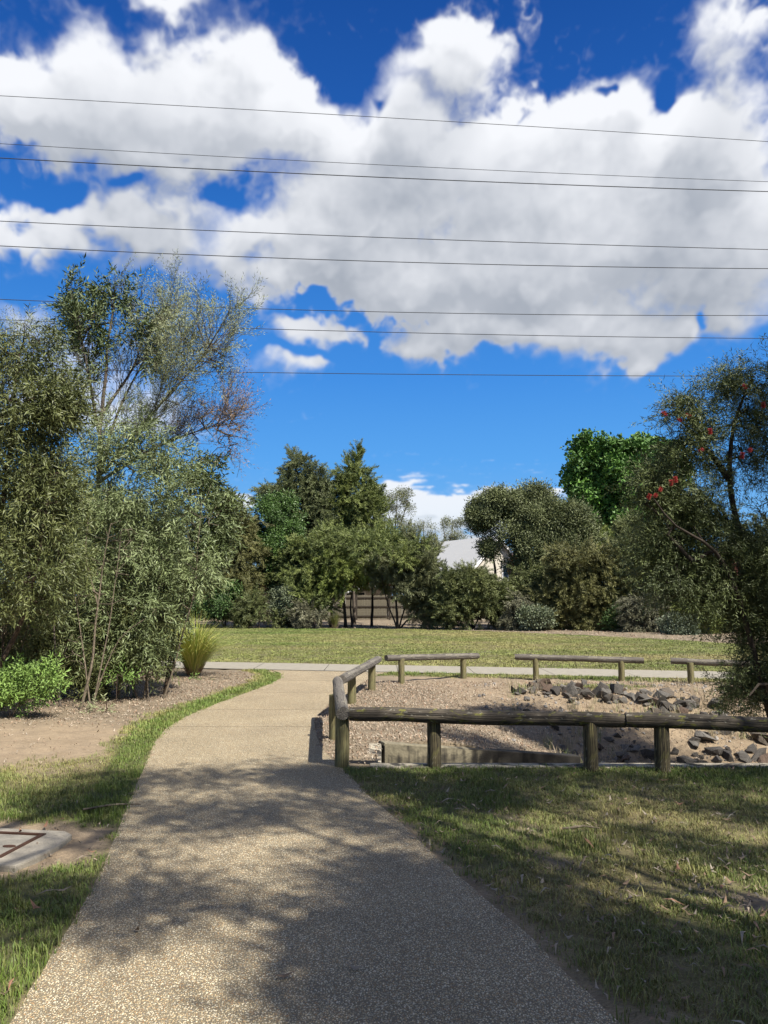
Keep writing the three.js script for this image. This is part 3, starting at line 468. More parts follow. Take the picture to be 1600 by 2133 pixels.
const TREES = [
  {"name":"wattle_tree","label":"dense dark olive wattle filling the left edge of the view","at":[-5.6,0,-10.6],"stems":[[[-5.53,-0.05,-10.6],[-5.41,1.25,-10.6],[-5.21,3.56,-10.6],[-5.15,5.0,-10.6]],[[-5.53,-0.05,-10.6],[-4.84,1.57,-10.6],[-4.6,3.56,-10.6]],[[-5.53,-0.05,-10.6],[-6.01,2.56,-10.6],[-6.07,4.59,-10.6]]],"blobs":[[-5.15,5.0,-10.6,0.46,0.36,0.37,150,"wattle","darkolive",2.0,0.55],[-4.67,4.24,-10.6,0.41,0.56,0.36,230,"wattle","darkolive",2.0,0.55],[-5.22,3.9,-10.6,0.72,0.72,0.58,300,"wattle","darkolive",2.0,0.55],[-4.69,3.22,-10.6,0.43,0.53,0.34,220,"wattle","darkolive",2.0,0.55],[-5.16,2.69,-10.6,0.76,0.66,0.61,260,"wattle","darkolive",2.0,0.55],[-4.86,2.03,-10.6,0.59,0.53,0.47,200,"wattle","darkolive",2.0,0.55],[-6.09,3.9,-10.6,0.66,1.32,0.84,200,"wattle","darkolive",2.0,0.55]],"seed":1,"thick":0.07,"mat":"gloss"},
  {"name":"wattle_tree","label":"pale thin-leaved wattle top showing behind the dark left wattle","at":[-6.6,0,-14.5],"stems":[[[-6.53,-0.05,-14.5],[-6.73,3.82,-14.5],[-6.78,6.64,-14.5]],[[-6.6,-0.05,-14.5],[-6.32,4.75,-14.5],[-6.32,6.64,-14.5]]],"blobs":[[-7.16,6.73,-14.5,0.63,0.36,0.5,130,"fine","palegreen",1.8,0.2],[-6.32,6.73,-14.5,0.41,0.36,0.32,80,"fine","palegreen",1.8,0.2],[-6.1,5.97,-14.5,0.45,0.54,0.36,90,"fine","palegreen",1.8,0.2],[-6.83,5.68,-14.5,0.72,0.72,0.58,100,"fine","palegreen",1.8,0.2]],"seed":2,"thick":0.05,"bark":"grey"},
  {"name":"gum_tree","label":"tall sparse gum with many bare grey twigs and dark leafy top","at":[-4.69,0,-13.2],"stems":[[[-4.62,-0.05,-13.2],[-4.86,1.97,-13.2],[-4.93,3.79,-13.2],[-4.9,5.06,-13.2],[-4.78,6.98,-13.2]],[[-4.93,3.62,-13.2],[-4.71,4.96,-13.5],[-4.16,6.39,-13.799999999999999],[-3.91,6.94,-13.799999999999999]],[[-4.91,3.7,-13.2],[-4.08,4.56,-12.899999999999999],[-3.24,5.43,-12.7],[-2.85,5.93,-12.7]],[[-4.87,3.62,-13.2],[-3.97,4.25,-13.399999999999999],[-3.07,4.62,-13.5],[-2.56,4.7,-13.5]],[[-4.95,4.46,-13.2],[-5.06,5.54,-12.799999999999999],[-5.27,6.56,-12.799999999999999]],[[-4.9,4.8,-13.2],[-4.51,5.79,-13.6],[-4.4,6.54,-13.7]]],"blobs":[[-4.63,5.49,-13.2,0.66,0.78,0.52,60,"fine","greygreen",0.2,0.3],[-3.95,5.32,-13.2,0.82,0.82,0.66,90,"fine","palegreen",0.6,0.3],[-3.26,4.89,-13.2,0.74,0.9,0.59,120,"fine","palegreen",0.8,0.3],[-2.79,4.38,-13.2,0.45,0.57,0.37,220,"fine","brown",0.55,0.3],[-3.38,6.01,-13.2,0.61,0.45,0.49,240,"fine","palegreen",1.3,0.3],[-2.95,5.66,-13.2,0.33,0.49,0.31,150,"fine","palegreen",1.0,0.3],[-4.81,6.98,-13.2,0.33,0.34,0.26,80,"gloss","glossgreen",1.3,0.6],[-5.44,6.89,-13.2,0.31,0.33,0.25,40,"gloss","glossgreen",0.9,0.6],[-5.08,6.36,-13.2,0.49,0.45,0.39,85,"gloss","glossgreen",1.0,0.6],[-5.23,5.84,-13.2,0.33,0.37,0.26,40,"gloss","glossgreen",0.8,0.8],[-4.2,6.45,-13.2,0.31,0.37,0.25,50,"gloss","glossgreen",1,0.6],[-3.96,5.84,-13.2,0.18,0.49,0.31,40,"gloss","glossgreen",1,0.8],[-3.78,6.62,-13.2,0.29,0.29,0.23,45,"fine","palegreen",1.5,0.3],[-3.89,6.27,-13.2,0.41,0.41,0.33,80,"fine","palegreen",1.2,0.3],[-5.44,4.98,-13.2,0.49,0.57,0.39,160,"fine","greygreen",0.3,0.3]],"seed":3,"thick":0.075,"bark":"grey","fan":1.5,"limb":0.42,"broom":[[0,26,0.62,"fine","greygreen",0.1],[1,22,0.72,"fine","palegreen",0.5],[2,30,0.8,"fine","palegreen",0.6],[3,26,0.62,"fine","brown",0.3],[4,16,0.55,"gloss","glossgreen",0.2],[5,18,0.9,"fine","palegreen",0.35]]},
  {"name":"wattle_tree","label":"grey-green leafy wattle in the middle of the left thicket","at":[-3.87,0,-12.6],"stems":[[[-4.25,-0.05,-12.6],[-4.2,1.57,-12.6],[-4.19,3.53,-12.6]],[[-3.84,-0.05,-12.6],[-3.66,1.95,-12.6],[-3.81,3.93,-12.6]],[[-3.53,-0.05,-12.6],[-3.11,1.57,-12.6],[-2.99,3.13,-12.6]],[[-3.91,-0.05,-12.6],[-4.51,1.57,-12.6],[-4.8,2.89,-12.6]],[[-3.76,-0.05,-12.6],[-3.87,1.18,-12.6],[-4.3,2.34,-12.6]]],"blobs":[[-4.33,4.21,-12.6,0.55,0.35,0.44,150,"wattle","greygreen",1.7,0.45],[-3.69,3.85,-12.6,0.55,0.39,0.44,150,"wattle","greygreen",1.7,0.45],[-4.5,3.29,-12.6,0.7,0.63,0.56,210,"wattle","greygreen",1.7,0.45],[-3.42,3.05,-12.6,0.66,0.59,0.53,200,"wattle","greygreen",1.7,0.45],[-4.07,2.42,-12.6,0.86,0.7,0.69,260,"wattle","greygreen",1.7,0.45],[-3.24,2.23,-12.6,0.47,0.43,0.38,130,"wattle","greygreen",1.7,0.45],[-4.68,2.11,-12.6,0.55,0.7,0.45,150,"wattle","greygreen",1.7,0.45],[-3.81,1.49,-12.6,0.63,0.51,0.5,180,"wattle","greygreen",1.7,0.45],[-4.41,1.18,-12.6,0.63,0.63,0.5,150,"wattle","greygreen",1.7,0.45],[-3.78,0.84,-12.6,0.31,0.35,0.25,80,"wattle","greygreen",1.7,0.45],[-3.93,0.65,-12.6,0.39,0.2,0.31,30,"wattle","greygreen",1.7,0.45]],"seed":4,"thick":0.028,"bark":"pale","fan":1.2,"mat":"gloss"},
  {"name":"wattle_tree","label":"dark glossy-leaved small tree overhanging the right side of the thicket","at":[-3.69,0,-13.2],"stems":[[[-3.67,-0.05,-13.2],[-3.46,1.56,-13.2],[-3.1,3.37,-13.2]],[[-3.67,-0.05,-13.2],[-3.26,1.73,-13.2],[-2.84,2.95,-13.2]]],"blobs":[[-3.07,3.7,-13.2,0.31,0.41,0.26,100,"gloss","glossgreen",1.7,0.7],[-2.84,3.04,-13.2,0.34,0.49,0.31,140,"gloss","glossgreen",1.7,0.7],[-2.95,2.46,-13.2,0.37,0.49,0.31,140,"gloss","glossgreen",1.7,0.7],[-3.27,1.97,-13.2,0.33,0.25,0.26,60,"gloss","glossgreen",1.7,0.7]],"seed":5,"thick":0.04,"bark":"brown","mat":"gloss"},
  {"name":"wattle_tree","label":"olive wattle standing beyond the left edge next to the dark one","at":[-8.68,0,-12.5],"stems":[[[-8.59,-0.05,-12.5],[-8.66,1.95,-12.5],[-8.92,4.31,-12.5]],[[-8.59,-0.05,-12.5],[-7.97,1.95,-12.5],[-8.03,3.91,-12.5]]],"blobs":[[-8.85,4.31,-12.5,1.01,0.93,0.81,200,"wattle","darkolive",2.2,0.5],[-8.0,3.51,-12.5,0.85,1.01,0.68,200,"wattle","darkolive",2.2,0.5],[-9.2,2.88,-12.5,1.01,0.93,0.81,200,"wattle","darkolive",2.2,0.5],[-8.34,1.8,-12.5,1.16,0.85,0.93,220,"wattle","darkolive",2.2,0.5]],"seed":6,"thick":0.06,"size":1.3},
  {"name":"sapling","label":"thin pale-barked sapling leaning at the front of the left bed","at":[-4.38,0,-11.35],"stems":[[[-4.36,-0.05,-11.35],[-4.23,0.57,-11.35],[-4.19,1.22,-11.35],[-4.13,1.99,-11.35],[-4.02,2.69,-11.35]],[[-4.2,-0.05,-11.35],[-4.41,1.15,-11.35],[-4.57,1.92,-11.35]],[[-4.19,-0.05,-11.35],[-3.93,1.71,-11.35],[-3.88,2.41,-11.35]],[[-4.23,-0.05,-11.35],[-3.83,1.02,-11.35],[-3.49,1.29,-11.35]],[[-4.17,1.5,-11.35],[-4.37,2.2,-11.35],[-4.36,2.76,-11.35]]],"blobs":[[-4.13,2.41,-11.35,0.39,0.49,0.32,60,"fine","greygreen",0.5,0.3],[-4.33,1.43,-11.35,0.39,0.42,0.31,40,"fine","greygreen",0.3,0.3],[-4.52,0.95,-11.35,0.28,0.42,0.27,40,"fine","greygreen",0.2,0.3]],"seed":7,"thick":0.024,"bark":"pale","fan":1.5},
  {"name":"sapling","label":"straight thin grey sapling in the shadowed left thicket","at":[-4.81,0,-11.6],"stems":[[[-4.74,-0.05,-11.6],[-4.84,0.65,-11.6],[-4.91,1.36,-11.6],[-4.91,2.28,-11.6]]],"blobs":[[-4.92,2.07,-11.6,0.29,0.43,0.28,50,"wattle","darkolive",1,0.5]],"seed":8,"thick":0.018,"bark":"grey"},
  {"name":"shrub","label":"dark green lower thicket shrub behind the thin saplings","at":[-5.73,0,-12.6],"stems":[[[-5.67,-0.05,-12.6],[-5.73,1.18,-12.6]],[[-5.67,-0.05,-12.6],[-5.19,1.18,-12.6]],[[-5.67,-0.05,-12.6],[-6.2,1.33,-12.6]]],"blobs":[[-5.73,1.26,-12.6,0.78,0.55,0.63,230,"wattle","darkolive",1.8,0.4],[-6.18,0.95,-12.6,0.63,0.55,0.5,160,"wattle","darkolive",1.8,0.4],[-5.18,0.95,-12.6,0.63,0.63,0.5,190,"wattle","darkolive",1.8,0.4],[-5.7,0.49,-12.6,0.78,0.35,0.63,150,"wattle","darkolive",1.8,0.4],[-4.77,0.42,-12.6,0.47,0.31,0.38,70,"wattle","darkolive",1.8,0.4],[-4.25,0.95,-12.6,0.63,0.55,0.5,160,"wattle","darkolive",1.8,0.4],[-3.86,0.95,-12.6,0.47,0.47,0.38,100,"wattle","darkolive",1.8,0.4]],"seed":9,"thick":0.03,"category":"shrub"},
  {"name":"shrub","label":"brown-twigged dying shrub at the left edge above the weeds","at":[-5.52,0,-11.3],"stems":[[[-5.47,-0.05,-11.3],[-5.49,1.22,-11.3],[-5.37,1.71,-11.3]],[[-5.47,-0.05,-11.3],[-5.14,1.22,-11.3],[-5.02,1.64,-11.3]]],"blobs":[[-5.36,1.5,-11.3,0.42,0.35,0.34,70,"fine","brown",0.9,0.3],[-5.17,1.78,-11.3,0.35,0.28,0.28,50,"wattle","yellowgreen",0.8,0.4]],"seed":10,"thick":0.02,"category":"shrub","bark":"brown"},
  {"name":"weed_patch","label":"bright green leafy weeds at the left edge by the bare soil","at":[-5.08,0,-10.6],"stems":[[[-5.02,-0.05,-10.6],[-5.0,0.35,-10.6]],[[-5.02,-0.05,-10.6],[-4.78,0.42,-10.6]]],"blobs":[[-5.07,0.35,-10.6,0.33,0.25,0.26,110,"weed","weed",1.4,-0.2],[-4.77,0.29,-10.6,0.26,0.2,0.21,70,"weed","weed",1.4,-0.2],[-5.3,0.48,-10.6,0.33,0.33,0.26,80,"weed","weed",1.4,-0.2],[-4.62,0.51,-10.6,0.2,0.16,0.16,40,"weed","weed",1.4,-0.2]],"seed":11,"thick":0.008,"category":"weed","size":0.75},
  {"name":"seedling","label":"small leafy seedling in front of the thicket on the bed","at":[-4.11,0,-12.0],"stems":[[[-4.07,-0.05,-12.0],[-4.07,0.44,-12.0]]],"blobs":[[-4.08,0.37,-12.0,0.13,0.1,0.11,9,"weed","weed",1.2,-0.3]],"seed":12,"thick":0.006,"category":"seedling","size":0.9},
  {"name":"seedling","label":"pale low seedling near the soil strip before the thicket","at":[-3.94,0,-11.1],"stems":[[[-3.89,-0.05,-11.1],[-3.9,0.19,-11.1]]],"blobs":[[-3.9,0.13,-11.1,0.14,0.08,0.11,9,"weed","palegreen",1.2,-0.3]],"seed":13,"thick":0.006,"category":"seedling","size":0.7},
  {"name":"seedling","label":"flat green seedling beside the tussock at the bed corner","at":[-3.6,0,-15.6],"stems":[[[-3.56,-0.05,-15.6],[-3.57,0.03,-15.6]]],"blobs":[[-3.57,-0.03,-15.6,0.21,0.07,0.17,12,"weed","weed",1.1,-0.3]],"seed":14,"thick":0.005,"category":"seedling","size":0.7},
  {"name":"wattle_tree","label":"shadowed olive wattle at the back of the left thicket","at":[-7.1,0,-17.5],"stems":[[[-7.05,-0.05,-17.5],[-7.36,2.09,-17.5],[-7.57,4.06,-17.5]],[[-7.05,-0.05,-17.5],[-6.28,2.09,-17.5],[-5.91,3.73,-17.5]],[[-7.05,-0.05,-17.5],[-5.07,1.55,-17.5],[-4.57,2.96,-17.5]]],"blobs":[[-8.1,3.73,-17.5,1.19,1.19,0.96,200,"wattle","darkolive",2.4,0.45],[-6.55,3.4,-17.5,1.19,0.98,0.96,220,"wattle","darkolive",2.4,0.45],[-5.23,3.07,-17.5,0.92,0.87,0.74,170,"wattle","darkolive",2.4,0.45],[-7.58,1.98,-17.5,1.52,0.87,1.22,220,"wattle","darkolive",2.4,0.45],[-5.62,1.87,-17.5,1.3,0.76,1.04,200,"wattle","darkolive",2.4,0.45],[-6.45,0.91,-17.5,1.63,0.65,1.3,180,"wattle","darkolive",2.4,0.45]],"seed":15,"thick":0.06,"bark":"grey","size":1.35},
  {"name":"bottlebrush_tree","label":"bottlebrush tree with red flowers hanging in from the right edge","at":[5.07,0,-10.0],"stems":[[[5.07,-0.05,-10.0],[4.99,0.96,-10.0],[4.71,2.0,-10.0],[4.52,3.13,-10.0],[4.62,3.9,-10.0],[4.87,4.48,-10.0]],[[4.92,-0.05,-10.0],[4.17,2.11,-9.6],[3.52,2.51,-9.4],[3.29,2.8,-9.4]],[[4.52,3.13,-10.0],[4.25,3.68,-10.2],[3.92,4.1,-10.3]],[[4.82,1.76,-10.0],[5.48,3.19,-10.4],[5.8,4.19,-10.4]],[[4.97,-0.05,-10.0],[4.58,0.6,-9.5],[4.35,0.44,-9.4]],[[4.71,2.0,-10.0],[4.51,2.89,-10.6],[4.19,3.22,-10.6]]],"blobs":[[4.87,4.42,-10.0,0.34,0.28,0.27,95,"brush","brush",2.7,0.35],[4.45,4.42,-10.0,0.22,0.19,0.17,35,"brush","brush",2.7,0.35],[4.82,4.03,-10.0,0.34,0.31,0.27,85,"brush","brush",2.7,0.35],[3.93,4.06,-10.0,0.25,0.17,0.2,60,"brush","brush",2.7,0.35],[4.23,3.77,-10.0,0.34,0.25,0.27,80,"brush","brush",2.7,0.35],[4.79,3.58,-10.0,0.37,0.31,0.3,65,"brush","brush",2.7,0.35],[3.94,3.5,-10.0,0.21,0.19,0.17,60,"brush","brush",2.7,0.35],[3.57,3.04,-10.0,0.26,0.28,0.21,110,"brush","brush",2.7,0.35],[3.99,2.74,-10.0,0.45,0.27,0.36,200,"brush","brush",2.7,0.35],[3.61,2.38,-10.0,0.34,0.31,0.27,150,"brush","brush",2.7,0.35],[4.23,2.31,-10.0,0.59,0.37,0.47,220,"brush","brush",2.7,0.35],[4.71,2.0,-10.0,0.5,0.43,0.4,180,"brush","brush",2.7,0.35],[4.32,1.7,-10.0,0.56,0.31,0.45,190,"brush","brush",2.7,0.35],[3.72,1.94,-10.0,0.37,0.22,0.3,80,"brush","brush",2.7,0.35],[4.83,1.33,-10.0,0.3,0.4,0.26,170,"brush","brush",2.7,0.35],[4.77,0.78,-10.0,0.19,0.31,0.2,60,"brush","brush",2.7,0.35],[4.81,0.42,-10.0,0.17,0.25,0.16,60,"brush","brush",2.7,0.35],[4.55,0.66,-10.0,0.12,0.16,0.1,22,"brush","brush",2.7,0.35],[4.55,0.36,-10.0,0.14,0.15,0.11,26,"brush","brush",2.7,0.35],[5.3,2.5,-10.0,0.5,0.93,0.6,150,"brush","brush",2.7,0.35],[5.21,0.96,-10.0,0.37,0.74,0.48,120,"brush","brush",2.7,0.35],[5.56,3.77,-10.0,0.43,0.37,0.35,110,"brush","brush",2.7,0.35],[5.58,3.13,-10.0,0.43,0.43,0.35,90,"brush","brush",2.7,0.35],[4.4,3.19,-10.0,0.28,0.25,0.22,30,"brush","brush",2.7,0.35]],"seed":16,"thick":0.075,"bark":"dark"},
  {"name":"she_oak","label":"conical olive-brown she-oak beside the left thicket","at":[-8.14,0,-43],"stems":[[[-8.19,-0.05,-43],[-8.26,3.33,-43],[-8.33,6.55,-43]]],"blobs":[[-8.37,5.88,-43,0.84,1.23,0.79,130,"needle","olivebrown",1.5,0.3],[-8.34,4.4,-43,1.35,1.32,1.08,261,"needle","olivebrown",1.5,0.3],[-8.25,3.07,-43,1.64,1.32,1.32,319,"needle","olivebrown",1.5,0.3],[-8.77,2.14,-43,1.35,0.73,1.08,130,"needle","olivebrown",1.5,0.3]],"seed":17,"more":1.75,"thick":0.09,"bark":"brown"},
  {"name":"broadleaf_tree","label":"dark green broadleaf tree left of the tall pair","at":[-6.15,0,-44.5],"stems":[[[-6.15,-0.05,-44.5],[-6.29,3.4,-44.5],[-6.39,6.45,-44.5]],[[-6.15,-0.05,-44.5],[-5.51,2.85,-44.5],[-5.26,4.78,-44.5]]],"blobs":[[-6.25,6.03,-44.5,1.7,1.28,1.36,217,"dark","deepgreen",1.7,0.2],[-6.78,4.64,-44.5,1.48,1.67,1.19,246,"dark","deepgreen",1.7,0.2],[-5.52,3.81,-44.5,1.39,1.82,1.17,246,"dark","deepgreen",1.7,0.2],[-6.61,2.85,-44.5,1.08,1.22,0.87,145,"dark","deepgreen",1.7,0.2]],"seed":18,"more":1.75,"thick":0.11,"bark":"dark","mat":"gloss"},
  {"name":"paperbark_tree","label":"tall olive paperbark, left one of the tallest pair","at":[-4.62,0,-47],"stems":[[[-4.48,-0.05,-47],[-4.73,4.37,-47],[-4.96,9.24,-47]],[[-4.66,3.5,-47],[-5.87,6.42,-47],[-6.47,7.61,-47]],[[-4.67,4.08,-47],[-3.81,6.42,-47]]],"blobs":[[-5.02,9.09,-47,1.24,0.96,0.99,130,"needle","dullolive",1.5,0.25],[-5.23,7.61,-47,1.8,1.44,1.44,275,"needle","dullolive",1.5,0.25],[-6.47,7.75,-47,1.31,0.9,1.05,130,"needle","dullolive",1.5,0.25],[-3.97,7.31,-47,1.14,1.77,1.13,174,"needle","dullolive",1.5,0.25],[-4.68,5.69,-47,1.8,1.6,1.44,217,"needle","dullolive",1.5,0.25],[-3.51,4.95,-47,1.14,1.28,0.91,116,"needle","dullolive",1.5,0.25]],"seed":19,"more":1.75,"thick":0.13,"bark":"grey","broom":[[0,18,1.1,"needle","dullolive",0.6],[1,10,1.0,"needle","dullolive",0.5]]},
  {"name":"paperbark_tree","label":"tall feathery paperbark, right one of the tallest pair","at":[-1.9,0,-47.5],"stems":[[[-1.81,-0.05,-47.5],[-1.89,4.4,-47.5],[-1.85,9.48,-47.5]],[[-1.89,4.1,-47.5],[-2.97,7.07,-47.5]],[[-1.89,4.69,-47.5],[-0.74,7.07,-47.5]]],"blobs":[[-2.15,9.17,-47.5,1.16,0.81,0.92,116,"needle","olive",1.4,0.25],[-1.93,7.82,-47.5,1.49,1.3,1.19,217,"needle","olive",1.4,0.25],[-0.83,7.52,-47.5,0.73,1.46,0.93,101,"needle","olive",1.4,0.25],[-2.97,6.77,-47.5,1.06,1.3,0.85,116,"needle","olive",1.4,0.25],[-1.63,5.73,-47.5,1.98,1.62,1.59,261,"needle","olive",1.4,0.25],[0.0,5.43,-47.5,1.16,1.14,0.92,116,"needle","olive",1.4,0.25]],"seed":20,"more":1.75,"thick":0.11,"bark":"grey","broom":[[0,18,1.1,"needle","olive",0.6],[2,10,1.0,"needle","olive",0.5]]},
  {"name":"tea_tree","label":"olive tea-tree with lit yellow-green sprays before the tall pair","at":[-2.87,0,-42.5],"stems":[[[-2.09,-0.05,-42.5],[-2.2,1.48,-42.5],[-2.64,3.58,-42.5]],[[-1.75,-0.05,-42.5],[-1.78,1.74,-42.5],[-1.06,4.1,-42.5]],[[-2.87,-0.05,-42.5],[-3.41,1.74,-42.5],[-3.95,3.58,-42.5]]],"blobs":[[-2.91,4.37,-42.5,1.63,1.1,1.3,217,"needle","olive",1.5,0.2],[-4.22,3.45,-42.5,1.42,1.31,1.13,217,"needle","olive",1.5,0.2],[-2.63,2.92,-42.5,1.63,1.02,1.3,217,"needle","yellowgreen",1.5,0.2],[-3.93,1.74,-42.5,1.33,1.1,1.06,174,"needle","olive",1.5,0.2],[-0.79,4.24,-42.5,1.92,1.16,1.54,246,"needle","olive",1.5,0.2],[-1.71,2.66,-42.5,0.95,0.52,0.76,72,"needle","yellowgreen",1.5,0.2],[0.53,4.37,-42.5,1.33,0.73,1.06,116,"needle","olive",1.5,0.2]],"seed":21,"more":1.75,"thick":0.1,"bark":"dark"},
  {"name":"tea_tree","label":"grey-olive spreading tea-tree right of the fence gap","at":[0.76,0,-41],"stems":[[[0.71,-0.05,-41],[0.63,1.49,-41],[0.25,3.51,-41]],[[0.76,-0.05,-41],[1.27,1.74,-41],[1.78,3.51,-41]],[[0.81,-0.05,-41],[2.02,1.49,-41],[2.36,2.87,-41]],[[0.71,-0.05,-41],[0.0,1.99,-41],[-0.13,3.25,-41]]],"blobs":[[1.27,3.76,-41,1.57,0.73,1.25,203,"needle","olive",1.4,0.4],[1.14,2.87,-41,1.65,0.9,1.32,232,"needle","greyolive",1.4,0.4],[2.15,2.12,-41,0.8,1.26,0.81,174,"needle","greyolive",1.4,0.4],[2.15,0.86,-41,0.63,0.78,0.5,87,"needle","greyolive",1.4,0.4],[0.25,3.25,-41,0.71,0.84,0.57,72,"needle","greyolive",1.4,0.4]],"seed":22,"more":1.75,"thick":0.08,"bark":"dark","broom":[[1,14,1.3,"needle","greyolive",0.4],[2,14,1.3,"needle","greyolive",0.4]]},
  {"name":"gum_tree","label":"lone thin gum against the low white cloud","at":[1.09,0,-74],"stems":[[[1.0,-0.05,-74],[1.01,6.88,-74],[1.3,11.52,-74]],[[1.06,7.34,-74],[2.08,10.12,-74],[2.32,11.06,-74]],[[1.01,7.81,-74],[0.28,10.12,-74]]],"blobs":[[1.48,11.52,-74,1.29,0.83,1.03,42,"gum","greyolive",1.6,0.5],[0.37,10.36,-74,0.73,0.64,0.59,16,"gum","greyolive",1.6,0.5],[2.08,10.36,-74,0.83,0.92,0.66,26,"gum","greyolive",1.6,0.5],[1.29,9.43,-74,0.92,0.64,0.73,14,"gum","greyolive",1.6,0.5],[2.21,8.04,-74,1.15,0.83,0.92,32,"gum","greyolive",1.6,0.5]],"seed":23,"thick":0.16,"bark":"grey","size":1.3,"fan":1.3},
  {"name":"gum_tree","label":"pale far gum left of the white gable","at":[4.55,0,-86],"stems":[[[4.55,-0.05,-86],[4.49,6.67,-86],[4.4,10.16,-86]],[[4.48,6.13,-86],[5.36,8.81,-86]]],"blobs":[[4.28,8.81,-86,1.39,1.49,1.11,60,"gum","greyolive",1.3,0.4],[3.1,7.74,-86,1.17,1.17,0.94,40,"gum","greyolive",1.3,0.4],[5.35,7.74,-86,1.07,1.33,0.85,40,"gum","greyolive",1.3,0.4]],"seed":24,"thick":0.16,"bark":"pale","size":1.3,"fan":1.4},
  {"name":"gum_tree","label":"pale-trunked far gum just left of the white gable","at":[7.3,0,-88],"stems":[[[7.31,-0.05,-88],[7.21,6.79,-88],[6.59,10.63,-88]],[[7.27,6.79,-88],[7.96,10.08,-88]]],"blobs":[[6.48,10.36,-88,0.87,0.76,0.7,20,"gum","greyolive",1.3,0.4],[7.79,10.36,-88,1.2,0.76,0.96,26,"gum","greyolive",1.3,0.4],[7.39,8.43,-88,1.42,1.42,1.14,60,"gum","greyolive",1.3,0.4],[8.48,8.16,-88,0.87,1.31,0.84,34,"gum","greyolive",1.3,0.4]],"seed":25,"thick":0.16,"bark":"pale","size":1.3,"fan":1.4},
  {"name":"gum_tree","label":"low far grey gum between the fence gap and the gable","at":[2.21,0,-80],"stems":[[[2.21,-0.05,-80],[2.24,6.81,-80]],[[2.22,1.87,-80],[0.99,6.81,-80]]],"blobs":[[0.75,7.31,-80,1.49,1.24,1.19,60,"gum","greyolive",1.4,0.4],[2.48,6.56,-80,1.99,1.24,1.59,80,"gum","greyolive",1.4,0.4],[5.22,6.31,-80,1.99,1.09,1.59,80,"gum","greyolive",1.4,0.4]],"seed":26,"thick":0.16,"bark":"grey","size":1.4},
  {"name":"tea_tree","label":"dark olive rounded shrub in front of the white gable","at":[4.55,0,-40],"stems":[[[4.54,-0.05,-40],[4.44,1.73,-40],[4.34,3.21,-40]],[[4.54,-0.05,-40],[5.43,1.73,-40],[5.69,2.72,-40]],[[4.54,-0.05,-40],[3.7,1.49,-40]]],"blobs":[[4.16,2.67,-40,0.95,0.49,0.76,101,"needle","darkolive",1.6,0.2],[3.51,2.03,-40,0.95,0.82,0.76,159,"needle","darkolive",1.6,0.2],[4.94,1.98,-40,1.25,0.98,1.0,217,"needle","darkolive",1.6,0.2],[4.07,1.12,-40,1.53,1.04,1.22,290,"needle","darkolive",1.6,0.2],[5.67,1.37,-40,0.83,1.15,0.73,174,"needle","darkolive",1.6,0.2]],"seed":27,"more":1.75,"thick":0.08,"bark":"dark","category":"shrub"},
  {"name":"bloodwood_tree","label":"large rounded dull olive tree right of the white gable","at":[8.06,0,-43],"stems":[[[6.21,-0.05,-43],[6.17,2.8,-43],[5.89,5.47,-43]],[[8.06,-0.05,-43],[7.99,3.07,-43],[8.32,6.01,-43]],[[9.64,-0.05,-43],[9.79,2.54,-43],[9.91,5.21,-43]],[[7.98,2.8,-43],[6.97,5.47,-43]]],"blobs":[[5.37,6.01,-43,0.84,0.94,0.67,130,"gum","dullolive",2.0,0.4],[6.72,6.61,-43,1.35,1.0,1.08,217,"gum","dullolive",2.0,0.4],[8.33,6.55,-43,1.73,1.12,1.39,275,"gum","dullolive",2.0,0.4],[9.79,5.74,-43,1.64,1.41,1.32,275,"gum","dullolive",2.0,0.4],[10.43,4.8,-43,1.14,1.32,0.91,188,"gum","dullolive",2.0,0.4],[8.29,4.94,-43,2.09,1.32,1.67,304,"gum","dullolive",2.0,0.4],[9.33,3.33,-43,1.79,1.47,1.43,246,"gum","dullolive",2.0,0.4],[7.98,2.8,-43,1.2,1.32,0.96,145,"gum","dullolive",2.0,0.4],[5.61,4.54,-43,0.66,0.53,0.53,37,"gum","dullolive",2.0,0.4]],"seed":28,"more":1.75,"thick":0.13,"bark":"dark","size":1.1},
  {"name":"she_oak","label":"yellow-green she-oak peeking between the rounded tree and the bright tree","at":[11.76,0,-45],"stems":[[[11.75,-0.05,-45],[11.88,4.25,-45]]],"blobs":[[11.9,4.95,-45,1.0,0.8,0.8,116,"needle","yellowgreen",1.4,0.2],[11.78,3.83,-45,1.19,0.92,0.95,145,"needle","yellowgreen",1.4,0.2]],"seed":29,"more":1.75,"thick":0.08},
  {"name":"plane_tree","label":"large bright green round tree at the right skyline","at":[16.87,0,-56],"stems":[[[16.8,-0.05,-56],[16.92,5.6,-56],[17.17,10.88,-56]],[[16.94,5.95,-56],[15.45,9.82,-56]],[[16.94,5.95,-56],[19.31,9.82,-56]]],"blobs":[[15.86,11.78,-56,2.14,1.72,1.71,217,"plane","bright",1.6,0.1],[18.26,11.95,-56,2.26,1.72,1.81,217,"plane","bright",1.6,0.1],[15.16,9.64,-56,1.87,1.84,1.5,203,"plane","bright",1.6,0.1],[17.56,9.82,-56,2.8,1.99,2.24,275,"plane","bright",1.6,0.1],[19.98,10.88,-56,1.87,1.99,1.5,203,"plane","bright",1.6,0.1],[16.26,7.7,-56,2.34,1.61,1.87,188,"plane","bright",1.6,0.1],[18.89,7.87,-56,2.34,1.84,1.87,188,"plane","bright",1.6,0.1],[17.08,6.12,-56,1.95,1.22,1.56,87,"plane","bright",1.6,0.1]],"seed":30,"more":1.3,"thick":0.2,"bark":"grey","size":1.25},
